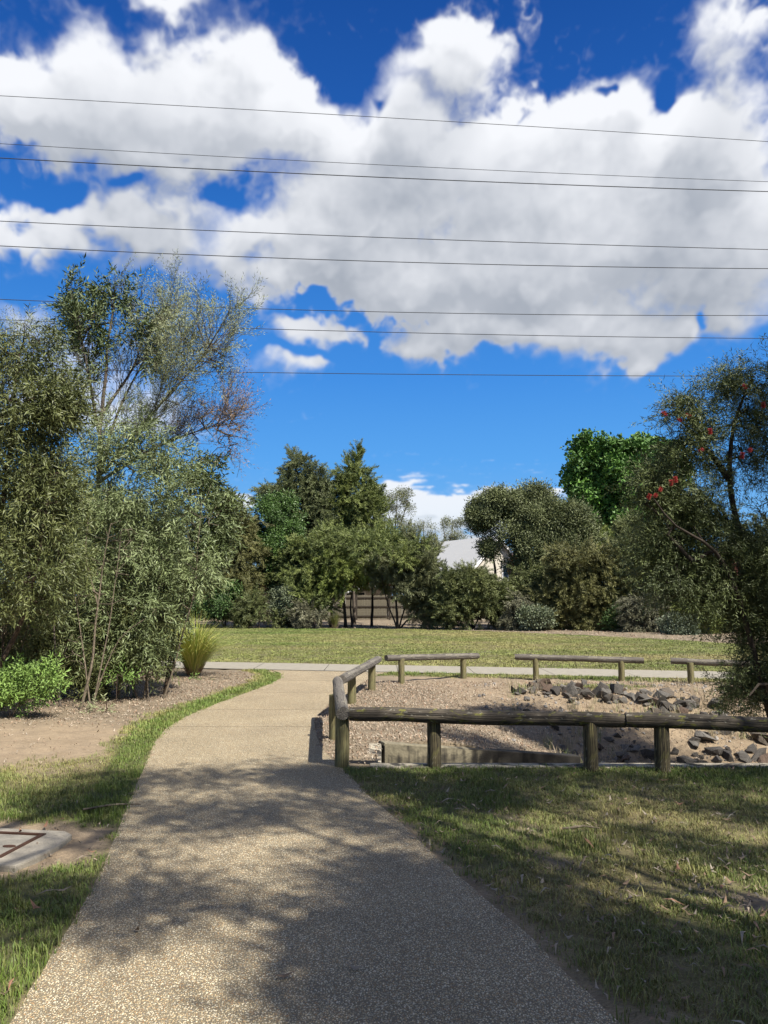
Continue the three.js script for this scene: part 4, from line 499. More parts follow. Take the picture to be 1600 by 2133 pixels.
  {"name":"tea_tree","label":"dark brown-olive tea-tree thicket below the bright tree","at":[10.08,0,-39.5],"stems":[[[10.06,-0.05,-39.5],[10.04,1.73,-39.5],[10.04,3.19,-39.5]],[[10.06,-0.05,-39.5],[10.97,1.73,-39.5],[11.5,2.95,-39.5]],[[9.34,-0.05,-39.5],[9.29,1.01,-39.5],[9.27,1.98,-39.5]]],"blobs":[[10.16,3.32,-39.5,1.59,0.97,1.27,246,"needle","olivebrown",1.6,0.2],[9.27,1.85,-39.5,1.51,1.21,1.21,275,"needle","olivebrown",1.6,0.2],[10.97,1.85,-39.5,1.7,1.29,1.36,304,"needle","olivebrown",1.6,0.2],[12.11,2.95,-39.5,1.04,1.29,0.83,203,"needle","greyolive",1.6,0.2],[9.24,0.65,-39.5,1.59,0.76,1.27,188,"needle","olivebrown",1.6,0.2],[11.3,0.53,-39.5,1.37,0.76,1.1,188,"needle","olivebrown",1.6,0.2]],"seed":31,"more":1.75,"thick":0.08,"bark":"dark"},
  {"name":"tea_tree","label":"dense olive tea-tree filling below the tall pair over the fence gap","at":[-1.08,0,-44],"stems":[[[-0.68,-0.05,-44],[-0.68,2.29,-44],[-0.96,4.19,-44]],[[-2.97,-0.05,-44],[-3.0,2.83,-44]]],"blobs":[[-0.82,3.78,-44,1.84,1.35,1.47,246,"needle","olive",1.5,0.2],[-2.73,4.19,-44,1.53,1.35,1.22,217,"needle","olive",1.5,0.2],[-4.36,2.83,-44,1.53,1.5,1.22,217,"needle","olive",1.5,0.2],[-5.44,2.42,-44,1.38,1.5,1.1,188,"needle","olive",1.5,0.2],[0.0,2.7,-44,1.22,0.9,0.98,130,"needle","olive",1.5,0.2]],"seed":32,"more":1.75,"thick":0.09,"bark":"dark"},
  {"name":"she_oak","label":"dark she-oak between the dark shrub and the rounded tree, over the gable foot","at":[6.63,0,-41.5],"stems":[[[6.68,-0.05,-41.5],[6.68,2.76,-41.5]],[[6.65,1.49,-41.5],[7.33,3.53,-41.5]]],"blobs":[[7.31,2.12,-41.5,1.1,1.08,0.88,174,"needle","darkolive",1.6,0.2],[7.41,1.1,-41.5,1.3,0.99,1.04,188,"needle","darkolive",1.6,0.2],[8.71,1.74,-41.5,1.3,1.42,1.04,217,"needle","darkolive",1.6,0.2]],"seed":33,"more":1.75,"thick":0.08,"bark":"dark"},
  {"name":"she_oak","label":"tall dark she-oak below and right of the bright round tree","at":[13.36,0,-41],"stems":[[[13.35,-0.05,-41],[13.4,2.75,-41],[13.4,5.04,-41]]],"blobs":[[13.39,4.65,-41,1.28,1.12,1.03,203,"needle","darkolive",1.6,0.2],[13.2,3.0,-41,1.71,1.4,1.37,290,"needle","darkolive",1.6,0.2],[14.68,1.74,-41,1.71,1.54,1.37,290,"needle","darkolive",1.6,0.2],[16.47,2.24,-41,1.71,1.68,1.37,275,"needle","darkolive",1.6,0.2],[11.62,0.98,-41,1.43,1.12,1.14,203,"needle","darkolive",1.6,0.2]],"seed":34,"more":1.75,"thick":0.1,"bark":"dark"},
  {"name":"shrub","label":"dark shrub at the bed corner behind the tall tussock","at":[-8.52,0,-42],"stems":[[[-8.52,-0.05,-42],[-8.54,1.23,-42]],[[-8.52,-0.05,-42],[-9.33,1.48,-42]]],"blobs":[[-8.54,1.18,-42,1.17,0.94,0.94,130,"dark","deepgreen",1.6,0.1],[-9.58,1.48,-42,1.17,1.17,0.94,130,"dark","deepgreen",1.6,0.1]],"seed":35,"more":1.75,"thick":0.05,"bark":"brown","category":"shrub"},
  {"name":"shrub","label":"dark twiggy shrub under the broadleaf tree","at":[-6.65,0,-41.6],"stems":[[[-6.65,-0.05,-41.6],[-6.66,0.98,-41.6]],[[-6.65,-0.05,-41.6],[-7.44,1.23,-41.6]]],"blobs":[[-6.66,0.93,-41.6,1.03,0.77,0.83,110,"needle","darkolive",1.4,0.2],[-7.43,0.72,-41.6,0.65,0.52,0.52,50,"needle","darkolive",1.4,0.2]],"seed":36,"more":1.75,"thick":0.04,"category":"shrub"},
  {"name":"shrub","label":"pale-leaved shrub catching the sun below the dark broadleaf tree","at":[-5.45,0,-42.2],"stems":[[[-5.44,-0.05,-42.2],[-5.52,1.48,-42.2]],[[-5.44,-0.05,-42.2],[-4.95,1.48,-42.2]]],"blobs":[[-5.6,1.48,-42.2,1.1,0.89,0.88,140,"dark","pale",1.4,0.1],[-4.81,0.84,-42.2,0.92,0.73,0.73,90,"dark","glossgreen",1.4,0.1]],"seed":37,"more":1.75,"thick":0.04,"category":"shrub","mat":"gloss"},
  {"name":"shrub","label":"grey twiggy shrub beside the small far tussock","at":[-3.65,0,-41],"stems":[[[-3.65,-0.05,-41],[-3.66,0.86,-41]],[[-3.65,-0.05,-41],[-3.03,0.73,-41]]],"blobs":[[-3.79,0.73,-41,0.97,0.56,0.77,90,"needle","greydry",1.0,0.2]],"seed":38,"more":1.75,"thick":0.04,"category":"shrub"},
  {"name":"shrub","label":"pale whitish-leaved low shrub at the lawn edge before the rounded tree","at":[7.38,0,-38.5],"stems":[[[7.37,-0.05,-38.5],[7.39,0.55,-38.5]],[[7.37,-0.05,-38.5],[7.82,0.67,-38.5]]],"blobs":[[7.46,0.6,-38.5,0.81,0.62,0.65,120,"dark","pale",1.5,0.1]],"seed":39,"more":1.75,"thick":0.04,"category":"shrub","mat":"gloss"},
  {"name":"shrub","label":"drooping grey dry shrub left of the whitish shrub","at":[6.47,0,-39],"stems":[[[6.42,-0.05,-39],[6.44,1.25,-39]],[[6.42,-0.05,-39],[6.78,1.49,-39]]],"blobs":[[6.49,1.21,-39,0.63,0.97,0.62,110,"needle","greydry",1.4,0.8]],"seed":40,"more":1.75,"thick":0.05,"category":"shrub"},
  {"name":"shrub","label":"silver-green low shrub at the right end of the lawn edge","at":[12.94,0,-34.5],"stems":[[[12.91,-0.05,-34.5],[12.93,0.35,-34.5]]],"blobs":[[12.97,0.33,-34.5,0.69,0.51,0.55,130,"dark","silver",1.5,0.0]],"seed":41,"more":1.75,"thick":0.04,"category":"shrub","size":0.8},
  {"name":"shrub","label":"bright green low shrub right of the silver-green one","at":[14.44,0,-35.5],"stems":[[[14.42,-0.05,-35.5],[14.46,0.85,-35.5]]],"blobs":[[14.46,0.81,-35.5,0.79,0.75,0.63,150,"needle","yellowgreen",1.5,0.0]],"seed":42,"more":1.75,"thick":0.04,"category":"shrub"},
  {"name":"shrub","label":"grey drooping shrub left of the silver-green one","at":[12.51,0,-37],"stems":[[[12.44,-0.05,-37],[12.5,1.27,-37]],[[12.44,-0.05,-37],[13.01,1.5,-37]]],"blobs":[[12.42,1.04,-37,0.96,1.1,0.77,190,"needle","greydry",1.5,0.7]],"seed":43,"more":1.75,"thick":0.05,"category":"shrub"},
  {"name":"shrub","label":"dark green low shrub between the grey shrub and the tea-tree thicket","at":[11.8,0,-38],"stems":[[[11.78,-0.05,-38],[11.8,0.57,-38]]],"blobs":[[11.87,0.52,-38,0.8,0.61,0.64,100,"dark","deepgreen",1.5,0.1]],"seed":44,"more":1.75,"thick":0.04,"category":"shrub"},
  {"name":"tea_tree","label":"dark tea-tree behind the hanging bottlebrush branches","at":[14.38,0,-39],"stems":[[[14.37,-0.05,-39],[14.39,1.73,-39],[14.27,3.41,-39]],[[14.37,-0.05,-39],[15.18,2.21,-39]]],"blobs":[[14.14,3.17,-39,1.49,1.33,1.19,246,"needle","darkolive",1.5,0.2],[15.16,1.73,-39,1.36,1.07,1.08,188,"needle","darkolive",1.5,0.2],[12.82,3.41,-39,1.08,1.33,0.87,174,"needle","darkolive",1.5,0.2]],"seed":45,"more":1.75,"thick":0.08,"bark":"dark"},
  {"name":"tea_tree","label":"dark shrubby tree at the right edge behind the bottlebrush","at":[16.94,0,-37],"stems":[[[16.91,-0.05,-37],[16.92,2.18,-37],[16.89,3.78,-37]],[[16.91,-0.05,-37],[18.09,2.64,-37]]],"blobs":[[16.69,2.18,-37,1.61,1.61,1.29,220,"needle","darkolive",1.6,0.2],[17.92,3.78,-37,1.61,1.84,1.29,200,"needle","darkolive",1.6,0.2],[16.84,0.59,-37,1.61,0.87,1.29,170,"needle","darkolive",1.6,0.2],[19.17,1.5,-37,1.38,1.61,1.1,150,"needle","darkolive",1.6,0.2]],"seed":46,"more":1.75,"thick":0.08,"bark":"dark"},
  {"name":"flowering_shrub","label":"orange-red leaved shrub glimpsed under the rounded tree","at":[8.67,0,-50],"stems":[[[8.67,-0.05,-50],[8.73,3.31,-50]]],"blobs":[[8.74,3.68,-50,0.83,0.68,0.67,87,"dark","orange",1.3,0.0]],"seed":47,"more":1.75,"thick":0.05,"category":"shrub"},
  {"name":"she_oak","label":"dark she-oak behind the left thicket","at":[-11.88,0,-46],"stems":[[[-11.88,-0.05,-46],[-12.02,5.17,-46]]],"blobs":[[-12.0,4.31,-46,2.24,2.51,1.79,377,"needle","darkolive",1.5,0.2],[-11.36,2.04,-46,2.24,1.57,1.79,246,"needle","darkolive",1.5,0.2],[-13.95,2.89,-46,1.92,2.51,1.61,246,"needle","darkolive",1.5,0.2]],"seed":48,"more":1.75,"thick":0.1},
  {"name":"broadleaf_tree","label":"dark tree far behind the left thicket","at":[-17.91,0,-47],"stems":[[[-17.91,-0.05,-47],[-18.13,5.25,-47]]],"blobs":[[-18.12,4.95,-47,3.59,3.21,2.88,377,"dark","deepgreen",1.5,0.2],[-21.64,5.25,-47,3.59,3.21,2.88,319,"dark","deepgreen",1.5,0.2],[-15.99,2.63,-47,2.94,1.93,2.35,246,"dark","deepgreen",1.5,0.2]],"seed":49,"more":1.75,"thick":0.12},
  {"name":"shrub","label":"dark underbrush shrub beneath the conical she-oak","at":[-10.82,0,-44],"stems":[[[-10.81,-0.05,-44],[-10.85,1.21,-44]]],"blobs":[[-10.84,1.07,-44,1.5,0.93,1.2,150,"dark","deepgreen",1.5,0.1]],"seed":50,"more":1.75,"thick":0.04,"category":"shrub"},
  {"name":"background_tree","label":"distant olive tree left of the conical she-oak behind the brick house","at":[-25.82,0,-84],"stems":[[[-25.83,-0.05,-84],[-25.94,2.4,-84]],[[-25.87,-0.05,-84],[-22.83,2.4,-84]]],"blobs":[[-28.46,3.17,-84,3.75,2.35,3.0,60,"gum","greyolive",2.2,0.3],[-23.48,3.43,-84,3.75,2.19,3.0,60,"gum","greyolive",2.2,0.3],[-26.0,4.21,-84,3.13,1.56,2.5,40,"gum","greyolive",2.2,0.3],[-25.88,0.75,-84,6.26,1.36,5.01,70,"gum","greyolive",2.2,0.3]],"seed":51,"thick":0.2,"bark":"grey","size":2.0,"group":"distant trees behind the houses"},
  {"name":"background_tree","label":"distant olive tree behind the conical she-oak and the brick house","at":[-17.11,0,-87],"stems":[[[-17.12,-0.05,-87],[-17.21,2.96,-87]],[[-17.15,-0.05,-87],[-14.25,2.96,-87]]],"blobs":[[-19.6,4.3,-87,3.56,2.43,2.85,60,"gum","dullolive",2.2,0.3],[-14.87,4.57,-87,3.56,2.27,2.85,60,"gum","dullolive",2.2,0.3],[-17.26,5.38,-87,2.97,1.62,2.38,40,"gum","dullolive",2.2,0.3],[-17.16,0.72,-87,5.94,1.4,4.75,70,"gum","dullolive",2.2,0.3]],"seed":52,"thick":0.2,"bark":"grey","size":2.0,"group":"distant trees behind the houses"},
  {"name":"background_tree","label":"distant olive tree behind the red-roofed house","at":[-9.96,0,-90],"stems":[[[-9.96,-0.05,-90],[-10.01,2.73,-90]],[[-9.98,-0.05,-90],[-6.95,2.73,-90]]],"blobs":[[-12.47,3.84,-90,3.69,2.51,2.95,60,"gum","greyolive",2.2,0.3],[-7.57,4.12,-90,3.69,2.35,2.95,60,"gum","greyolive",2.2,0.3],[-10.04,4.95,-90,3.07,1.68,2.46,40,"gum","greyolive",2.2,0.3],[-9.98,0.69,-90,6.15,1.45,4.92,70,"gum","greyolive",2.2,0.3]],"seed":53,"thick":0.2,"bark":"grey","size":2.0,"group":"distant trees behind the houses"},
  {"name":"background_tree","label":"distant olive tree low behind the fence gap and patio cover","at":[-1.03,0,-84],"stems":[[[-1.03,-0.05,-84],[-1.04,2.01,-84]],[[-1.03,-0.05,-84],[1.3,2.01,-84]]],"blobs":[[-2.91,2.4,-84,2.82,2.35,2.25,60,"gum","dullolive",2.2,0.3],[0.83,2.66,-84,2.82,2.19,2.25,60,"gum","dullolive",2.2,0.3],[-1.04,3.43,-84,2.35,1.56,1.88,40,"gum","dullolive",2.2,0.3],[-1.04,0.75,-84,4.69,1.36,3.75,70,"gum","dullolive",2.2,0.3]],"seed":54,"thick":0.2,"bark":"grey","size":2.0,"group":"distant trees behind the houses"},
  {"name":"background_tree","label":"distant olive tree behind the white gable house","at":[8.56,0,-87],"stems":[[[8.56,-0.05,-87],[8.59,1.89,-87]],[[8.57,-0.05,-87],[10.47,1.89,-87]]],"blobs":[[7.09,2.16,-87,2.27,2.43,1.81,60,"gum","greyolive",2.2,0.3],[10.1,2.43,-87,2.27,2.27,1.81,60,"gum","greyolive",2.2,0.3],[8.61,3.23,-87,1.89,1.62,1.51,40,"gum","greyolive",2.2,0.3],[8.58,0.72,-87,3.78,1.4,3.02,70,"gum","greyolive",2.2,0.3]],"seed":55,"thick":0.2,"bark":"grey","size":2.0,"group":"distant trees behind the houses"},
  {"name":"background_tree","label":"distant olive tree behind the large rounded tree","at":[15.49,0,-90],"stems":[[[15.5,-0.05,-90],[15.57,3.01,-90]],[[15.52,-0.05,-90],[18.08,3.01,-90]]],"blobs":[[13.59,4.4,-90,3.02,2.51,2.41,60,"gum","dullolive",2.2,0.3],[17.61,4.67,-90,3.02,2.35,2.41,60,"gum","dullolive",2.2,0.3],[15.62,5.51,-90,2.51,1.68,2.01,40,"gum","dullolive",2.2,0.3],[15.53,0.69,-90,5.03,1.45,4.02,70,"gum","dullolive",2.2,0.3]],"seed":56,"thick":0.2,"bark":"grey","size":2.0,"group":"distant trees behind the houses"},
  {"name":"background_tree","label":"distant olive tree under the bright round tree","at":[21.17,0,-84],"stems":[[[21.18,-0.05,-84],[21.28,2.92,-84]],[[21.21,-0.05,-84],[23.62,2.92,-84]]],"blobs":[[19.45,4.21,-84,2.82,2.35,2.25,60,"gum","greyolive",2.2,0.3],[23.2,4.47,-84,2.82,2.19,2.25,60,"gum","greyolive",2.2,0.3],[21.35,5.25,-84,2.35,1.56,1.88,40,"gum","greyolive",2.2,0.3],[21.22,0.75,-84,4.69,1.36,3.75,70,"gum","greyolive",2.2,0.3]],"seed":57,"thick":0.2,"bark":"grey","size":2.0,"group":"distant trees behind the houses"},
  {"name":"background_tree","label":"distant olive tree behind the white-roofed shed","at":[31.02,0,-87],"stems":[[[31.04,-0.05,-87],[31.18,2.96,-87]],[[31.08,-0.05,-87],[34.14,2.96,-87]]],"blobs":[[28.87,4.3,-87,3.56,2.43,2.85,60,"gum","dullolive",2.2,0.3],[33.62,4.57,-87,3.56,2.27,2.85,60,"gum","dullolive",2.2,0.3],[31.28,5.38,-87,2.97,1.62,2.38,40,"gum","dullolive",2.2,0.3],[31.1,0.72,-87,5.94,1.4,4.75,70,"gum","dullolive",2.2,0.3]],"seed":58,"thick":0.2,"bark":"grey","size":2.0,"group":"distant trees behind the houses"},
  {"name":"background_tree","label":"distant olive tree behind the red roof at the right edge","at":[40.94,0,-90],"stems":[[[40.96,-0.05,-90],[41.17,3.29,-90]],[[41.02,-0.05,-90],[44.79,3.29,-90]]],"blobs":[[38.36,4.95,-90,4.36,2.51,3.49,60,"gum","greyolive",2.2,0.3],[44.17,5.23,-90,4.36,2.35,3.49,60,"gum","greyolive",2.2,0.3],[41.31,6.07,-90,3.63,1.68,2.91,40,"gum","greyolive",2.2,0.3],[41.04,0.69,-90,7.26,1.45,5.81,70,"gum","greyolive",2.2,0.3]],"seed":59,"thick":0.2,"bark":"grey","size":2.0,"group":"distant trees behind the houses"},
  {"name":"background_tree","label":"distant olive tree low beside the trunk of the rounded tree","at":[10.33,0,-84],"stems":[[[10.33,-0.05,-84],[10.36,1.24,-84]],[[10.35,-0.05,-84],[12.69,1.24,-84]]],"blobs":[[8.49,0.85,-84,2.82,2.35,2.25,60,"gum","dullolive",2.2,0.3],[12.22,1.11,-84,2.82,2.19,2.25,60,"gum","dullolive",2.2,0.3],[10.37,1.88,-84,2.35,1.56,1.88,40,"gum","dullolive",2.2,0.3],[10.35,0.75,-84,4.69,1.36,3.75,70,"gum","dullolive",2.2,0.3]],"seed":60,"thick":0.2,"bark":"grey","size":2.0,"group":"distant trees behind the houses"},
  {"name":"gum_tree","label":"tall gum behind the viewpoint shading the path and lawn","at":[9.4,0,4.6],"stems":[[[9.4,-0.05,4.6],[9.020000000000001,3.0,4.552],[5.6,9.6,3.0]],[[9.4,3.0,4.6],[7.4,5.45,2.02],[3.68,7.999999999999999,-2.78]],[[9.4,3.0,4.6],[7.69,5.63,2.18],[4.5,8.4,-2.31]],[[9.4,3.0,4.6],[7.86,5.54,2.3],[4.99,8.200000000000001,-1.97]],[[9.4,3.0,4.6],[7.44,5.72,2.54],[3.81,8.600000000000001,-1.3]],[[9.4,3.0,4.6],[7.6,5.36,2.45],[4.27,7.8,-1.53]],[[9.4,3.0,4.6],[7.72,5.18,2.85],[4.59,7.3999999999999995,-0.4]],[[9.4,3.0,4.6],[7.69,5.0,3.05],[4.52,7.0,0.18]],[[9.4,3.0,4.6],[7.72,4.91,3.24],[4.61,6.8,0.72]],[[9.4,3.0,4.6],[8.06,5.04,3.26],[5.58,7.1,0.78]],[[9.4,3.0,4.6],[7.61,5.09,2.99],[4.28,7.2,-0.01]],[[9.4,3.0,4.6],[7.34,5.32,2.98],[3.51,7.7,-0.04]]],"blobs":[[3.68,8.2,-2.78,0.95,0.55,0.16,46,"shadeleaf","olive",3.2,0.5],[4.5,8.6,-2.31,0.7,0.55,0.22,36,"shadeleaf","olive",3.2,0.5],[4.99,8.4,-1.97,0.9,0.55,0.22,40,"shadeleaf","olive",3.2,0.5],[3.81,8.8,-1.3,0.8,0.55,0.18,18,"shadeleaf","olive",3.2,0.5],[4.27,8.0,-1.53,0.6,0.55,0.2,26,"shadeleaf","olive",3.2,0.5],[4.59,7.6,-0.4,0.5,0.55,0.3,40,"shadeleaf","olive",3.2,0.5],[4.52,7.2,0.18,0.7,0.55,0.4,120,"shadeleaf","olive",3.2,0.5],[4.61,7.0,0.72,0.75,0.55,0.5,130,"shadeleaf","olive",3.2,0.5],[5.58,7.3,0.78,0.9,0.55,0.5,130,"shadeleaf","olive",3.2,0.5],[4.28,7.4,-0.01,0.45,0.55,0.25,36,"shadeleaf","olive",3.2,0.5],[3.51,7.9,-0.04,0.55,0.55,0.08,14,"shadeleaf","olive",3.2,0.5]],"seed":101,"thick":0.2,"bark":"grey","fan":1.15},
  {"name":"gum_tree","label":"second tall gum behind the viewpoint shading the right lawn","at":[11.2,0,1.8],"stems":[[[11.2,-0.05,1.8],[10.9,3.0,1.764],[8.2,10.4,0.6]],[[11.2,3.0,1.8],[9.38,5.54,0.25],[5.99,8.200000000000001,-2.62]],[[11.2,3.0,1.8],[9.87,5.63,0.31],[7.4,8.4,-2.46]],[[11.2,3.0,1.8],[10.29,5.72,0.37],[8.61,8.600000000000001,-2.3]],[[11.2,3.0,1.8],[9.23,5.45,0.56],[5.58,7.999999999999999,-1.73]],[[11.2,3.0,1.8],[9.86,5.67,0.7],[7.36,8.5,-1.35]],[[11.2,3.0,1.8],[10.06,5.5,0.76],[7.93,8.100000000000001,-1.17]],[[11.2,3.0,1.8],[9.44,5.45,0.84],[6.18,7.999999999999999,-0.93]],[[11.2,3.0,1.8],[9.12,5.32,0.96],[5.26,7.7,-0.59]],[[11.2,3.0,1.8],[9.82,5.58,1.08],[7.25,8.3,-0.26]],[[11.2,3.0,1.8],[9.61,5.27,1.37],[6.66,7.6,0.56]],[[11.2,3.0,1.8],[9.48,5.63,-0.48],[6.3,8.4,-4.71]],[[11.2,3.0,1.8],[10.58,5.81,0.09],[9.43,8.8,-3.09]],[[11.2,3.0,1.8],[10.8,6.17,-0.67],[10.07,9.600000000000001,-5.25]],[[11.2,3.0,1.8],[10.42,6.08,-0.99],[8.96,9.4,-6.16]],[[11.2,3.0,1.8],[10.27,6.21,-1.21],[8.53,9.700000000000001,-6.8]]],"blobs":[[5.99,8.4,-2.62,1.0,0.55,0.22,50,"shadeleaf","olive",2.1,0.5],[7.4,8.6,-2.46,1.0,0.55,0.24,50,"shadeleaf","olive",2.1,0.5],[8.61,8.8,-2.3,0.8,0.55,0.3,40,"shadeleaf","olive",2.1,0.5],[5.58,8.2,-1.73,0.7,0.55,0.16,34,"shadeleaf","olive",2.1,0.5],[7.36,8.7,-1.35,0.55,0.55,0.14,22,"shadeleaf","olive",2.1,0.5],[7.93,8.3,-1.17,0.7,0.55,0.16,28,"shadeleaf","olive",2.1,0.5],[6.18,8.2,-0.93,0.45,0.55,0.12,18,"shadeleaf","olive",2.1,0.5],[5.26,7.9,-0.59,0.4,0.55,0.16,26,"shadeleaf","olive",2.1,0.5],[7.25,8.5,-0.26,0.5,0.55,0.12,16,"shadeleaf","olive",2.1,0.5],[6.66,7.8,0.56,0.8,0.55,0.3,50,"shadeleaf","olive",2.1,0.5],[6.3,8.6,-4.71,0.7,0.55,0.35,50,"shadeleaf","olive",2.1,0.5],[9.43,9.0,-3.09,0.8,0.55,0.4,40,"shadeleaf","olive",2.1,0.5],[10.07,9.8,-5.25,1.0,0.55,0.6,110,"shadeleaf","olive",2.1,0.5],[8.96,9.6,-6.16,1.0,0.55,0.6,110,"shadeleaf","olive",2.1,0.5],[8.53,9.9,-6.8,0.8,0.55,0.4,60,"shadeleaf","olive",2.1,0.5]],"seed":102,"thick":0.2,"bark":"grey","fan":1.15},
  {"name":"gum_tree","label":"gum behind the viewpoint whose outer branch shades the left verge","at":[-4.2,0,5.6],"stems":[[[-4.2,-0.05,5.6],[-3.66,3.0,5.528],[1.2,8.6,3.2]],[[-4.2,3.0,5.6],[-2.08,5.36,3.0],[1.87,7.8,-1.83]],[[-4.2,3.0,5.6],[-1.86,5.54,2.83],[2.49,8.200000000000001,-2.32]],[[-4.2,3.0,5.6],[-1.84,5.18,3.62],[2.54,7.3999999999999995,-0.05]],[[-4.2,3.0,5.6],[-2.16,5.09,3.79],[1.63,7.2,0.44]],[[-4.2,3.0,5.6],[-1.9,5.27,3.17],[2.36,7.6,-1.34]]],"blobs":[[1.87,8.0,-1.83,0.7,0.55,0.14,20,"shadeleaf","olive",3.2,0.5],[2.49,8.4,-2.32,0.35,0.55,0.1,12,"shadeleaf","olive",3.2,0.5],[2.54,7.6,-0.05,0.55,0.55,0.16,22,"shadeleaf","olive",3.2,0.5],[1.63,7.4,0.44,0.6,0.55,0.2,22,"shadeleaf","olive",3.2,0.5],[2.36,7.8,-1.34,0.5,0.55,0.1,10,"shadeleaf","olive",3.2,0.5]],"seed":103,"thick":0.2,"bark":"grey","fan":1.15},
  {"name":"gum_tree","label":"gum in the belt of trees behind the viewpoint, leftmost","at":[-13,0,7],"stems":[[[-13,-0.05,7],[-12.8,3.4000000000000004,7],[-13,7.65,7]],[[-12.85,2.9749999999999996,7],[-11.4,6.375,7.4]],[[-12.85,2.9749999999999996,7],[-14.7,5.949999999999999,6.7]]],"blobs":[[-13,6.63,7,2.2,1.7000000000000002,2.0,110,"shadeleaf","olive",2.4,0.5],[-11.3,4.675000000000001,7.3,1.9,1.7000000000000002,1.8,90,"shadeleaf","olive",2.4,0.5],[-14.8,4.42,6.8,1.9,1.7000000000000002,1.8,90,"shadeleaf","olive",2.4,0.5],[-13,2.3800000000000003,7.5,2.4,1.53,1.8,80,"shadeleaf","darkolive",2.4,0.4]],"seed":200,"thick":0.2,"bark":"grey","size":2.3,"group":"belt of gums behind the viewpoint"},
  {"name":"gum_tree","label":"gum in the belt of trees behind the viewpoint, second from its left end","at":[-8,0,9.5],"stems":[[[-8,-0.05,9.5],[-7.8,3.8000000000000003,9.5],[-8,8.55,9.5]],[[-7.85,3.3249999999999997,9.5],[-6.4,7.125,9.9]],[[-7.85,3.3249999999999997,9.5],[-9.7,6.6499999999999995,9.2]]],"blobs":[[-8,7.41,9.5,2.2,1.9000000000000001,2.0,110,"shadeleaf","olive",2.4,0.5],[-6.3,5.2250000000000005,9.8,1.9,1.9000000000000001,1.8,90,"shadeleaf","olive",2.4,0.5],[-9.8,4.94,9.3,1.9,1.9000000000000001,1.8,90,"shadeleaf","olive",2.4,0.5],[-8,2.66,10.0,2.4,1.71,1.8,80,"shadeleaf","darkolive",2.4,0.4]],"seed":201,"thick":0.2,"bark":"grey","size":2.3,"group":"belt of gums behind the viewpoint"},
  {"name":"gum_tree","label":"gum in the belt of trees behind the viewpoint, third from its left end","at":[-3,0,12],"stems":[[[-3,-0.05,12],[-2.8,4.0,12],[-3,9.0,12]],[[-2.85,3.5,12],[-1.4,7.5,12.4]],[[-2.85,3.5,12],[-4.7,7.0,11.7]]],"blobs":[[-3,7.800000000000001,12,2.2,2.0,2.0,110,"shadeleaf","olive",2.4,0.5],[-1.3,5.5,12.3,1.9,2.0,1.8,90,"shadeleaf","olive",2.4,0.5],[-4.8,5.2,11.8,1.9,2.0,1.8,90,"shadeleaf","olive",2.4,0.5],[-3,2.8000000000000003,12.5,2.4,1.7999999999999998,1.8,80,"shadeleaf","darkolive",2.4,0.4]],"seed":202,"thick":0.2,"bark":"grey","size":2.3,"group":"belt of gums behind the viewpoint"},
  {"name":"gum_tree","label":"gum in the belt of trees behind the viewpoint, in the middle of the belt","at":[2.5,0,11],"stems":[[[2.5,-0.05,11],[2.7,3.8000000000000003,11],[2.5,8.55,11]],[[2.65,3.3249999999999997,11],[4.1,7.125,11.4]],[[2.65,3.3249999999999997,11],[0.8,6.6499999999999995,10.7]]],"blobs":[[2.5,7.41,11,2.2,1.9000000000000001,2.0,110,"shadeleaf","olive",2.4,0.5],[4.2,5.2250000000000005,11.3,1.9,1.9000000000000001,1.8,90,"shadeleaf","olive",2.4,0.5],[0.7,4.94,10.8,1.9,1.9000000000000001,1.8,90,"shadeleaf","olive",2.4,0.5],[2.5,2.66,11.5,2.4,1.71,1.8,80,"shadeleaf","darkolive",2.4,0.4]],"seed":203,"thick":0.2,"bark":"grey","size":2.3,"group":"belt of gums behind the viewpoint"},
  {"name":"gum_tree","label":"gum in the belt of trees behind the viewpoint, right of the middle","at":[7.5,0,13],"stems":[[[7.5,-0.05,13],[7.7,4.0,13],[7.5,9.0,13]],[[7.65,3.5,13],[9.1,7.5,13.4]],[[7.65,3.5,13],[5.8,7.0,12.7]]],"blobs":[[7.5,7.800000000000001,13,2.2,2.0,2.0,110,"shadeleaf","olive",2.4,0.5],[9.2,5.5,13.3,1.9,2.0,1.8,90,"shadeleaf","olive",2.4,0.5],[5.7,5.2,12.8,1.9,2.0,1.8,90,"shadeleaf","olive",2.4,0.5],[7.5,2.8000000000000003,13.5,2.4,1.7999999999999998,1.8,80,"shadeleaf","darkolive",2.4,0.4]],"seed":204,"thick":0.2,"bark":"grey","size":2.3,"group":"belt of gums behind the viewpoint"},
  {"name":"gum_tree","label":"gum in the belt of trees behind the viewpoint, near its right end","at":[15,0,9],"stems":[[[15,-0.05,9],[15.2,3.8000000000000003,9],[15,8.55,9]],[[15.15,3.3249999999999997,9],[16.6,7.125,9.4]],[[15.15,3.3249999999999997,9],[13.3,6.6499999999999995,8.7]]],"blobs":[[15,7.41,9,2.2,1.9000000000000001,2.0,110,"shadeleaf","olive",2.4,0.5],[16.7,5.2250000000000005,9.3,1.9,1.9000000000000001,1.8,90,"shadeleaf","olive",2.4,0.5],[13.2,4.94,8.8,1.9,1.9000000000000001,1.8,90,"shadeleaf","olive",2.4,0.5],[15,2.66,9.5,2.4,1.71,1.8,80,"shadeleaf","darkolive",2.4,0.4]],"seed":205,"thick":0.2,"bark":"grey","size":2.3,"group":"belt of gums behind the viewpoint"},
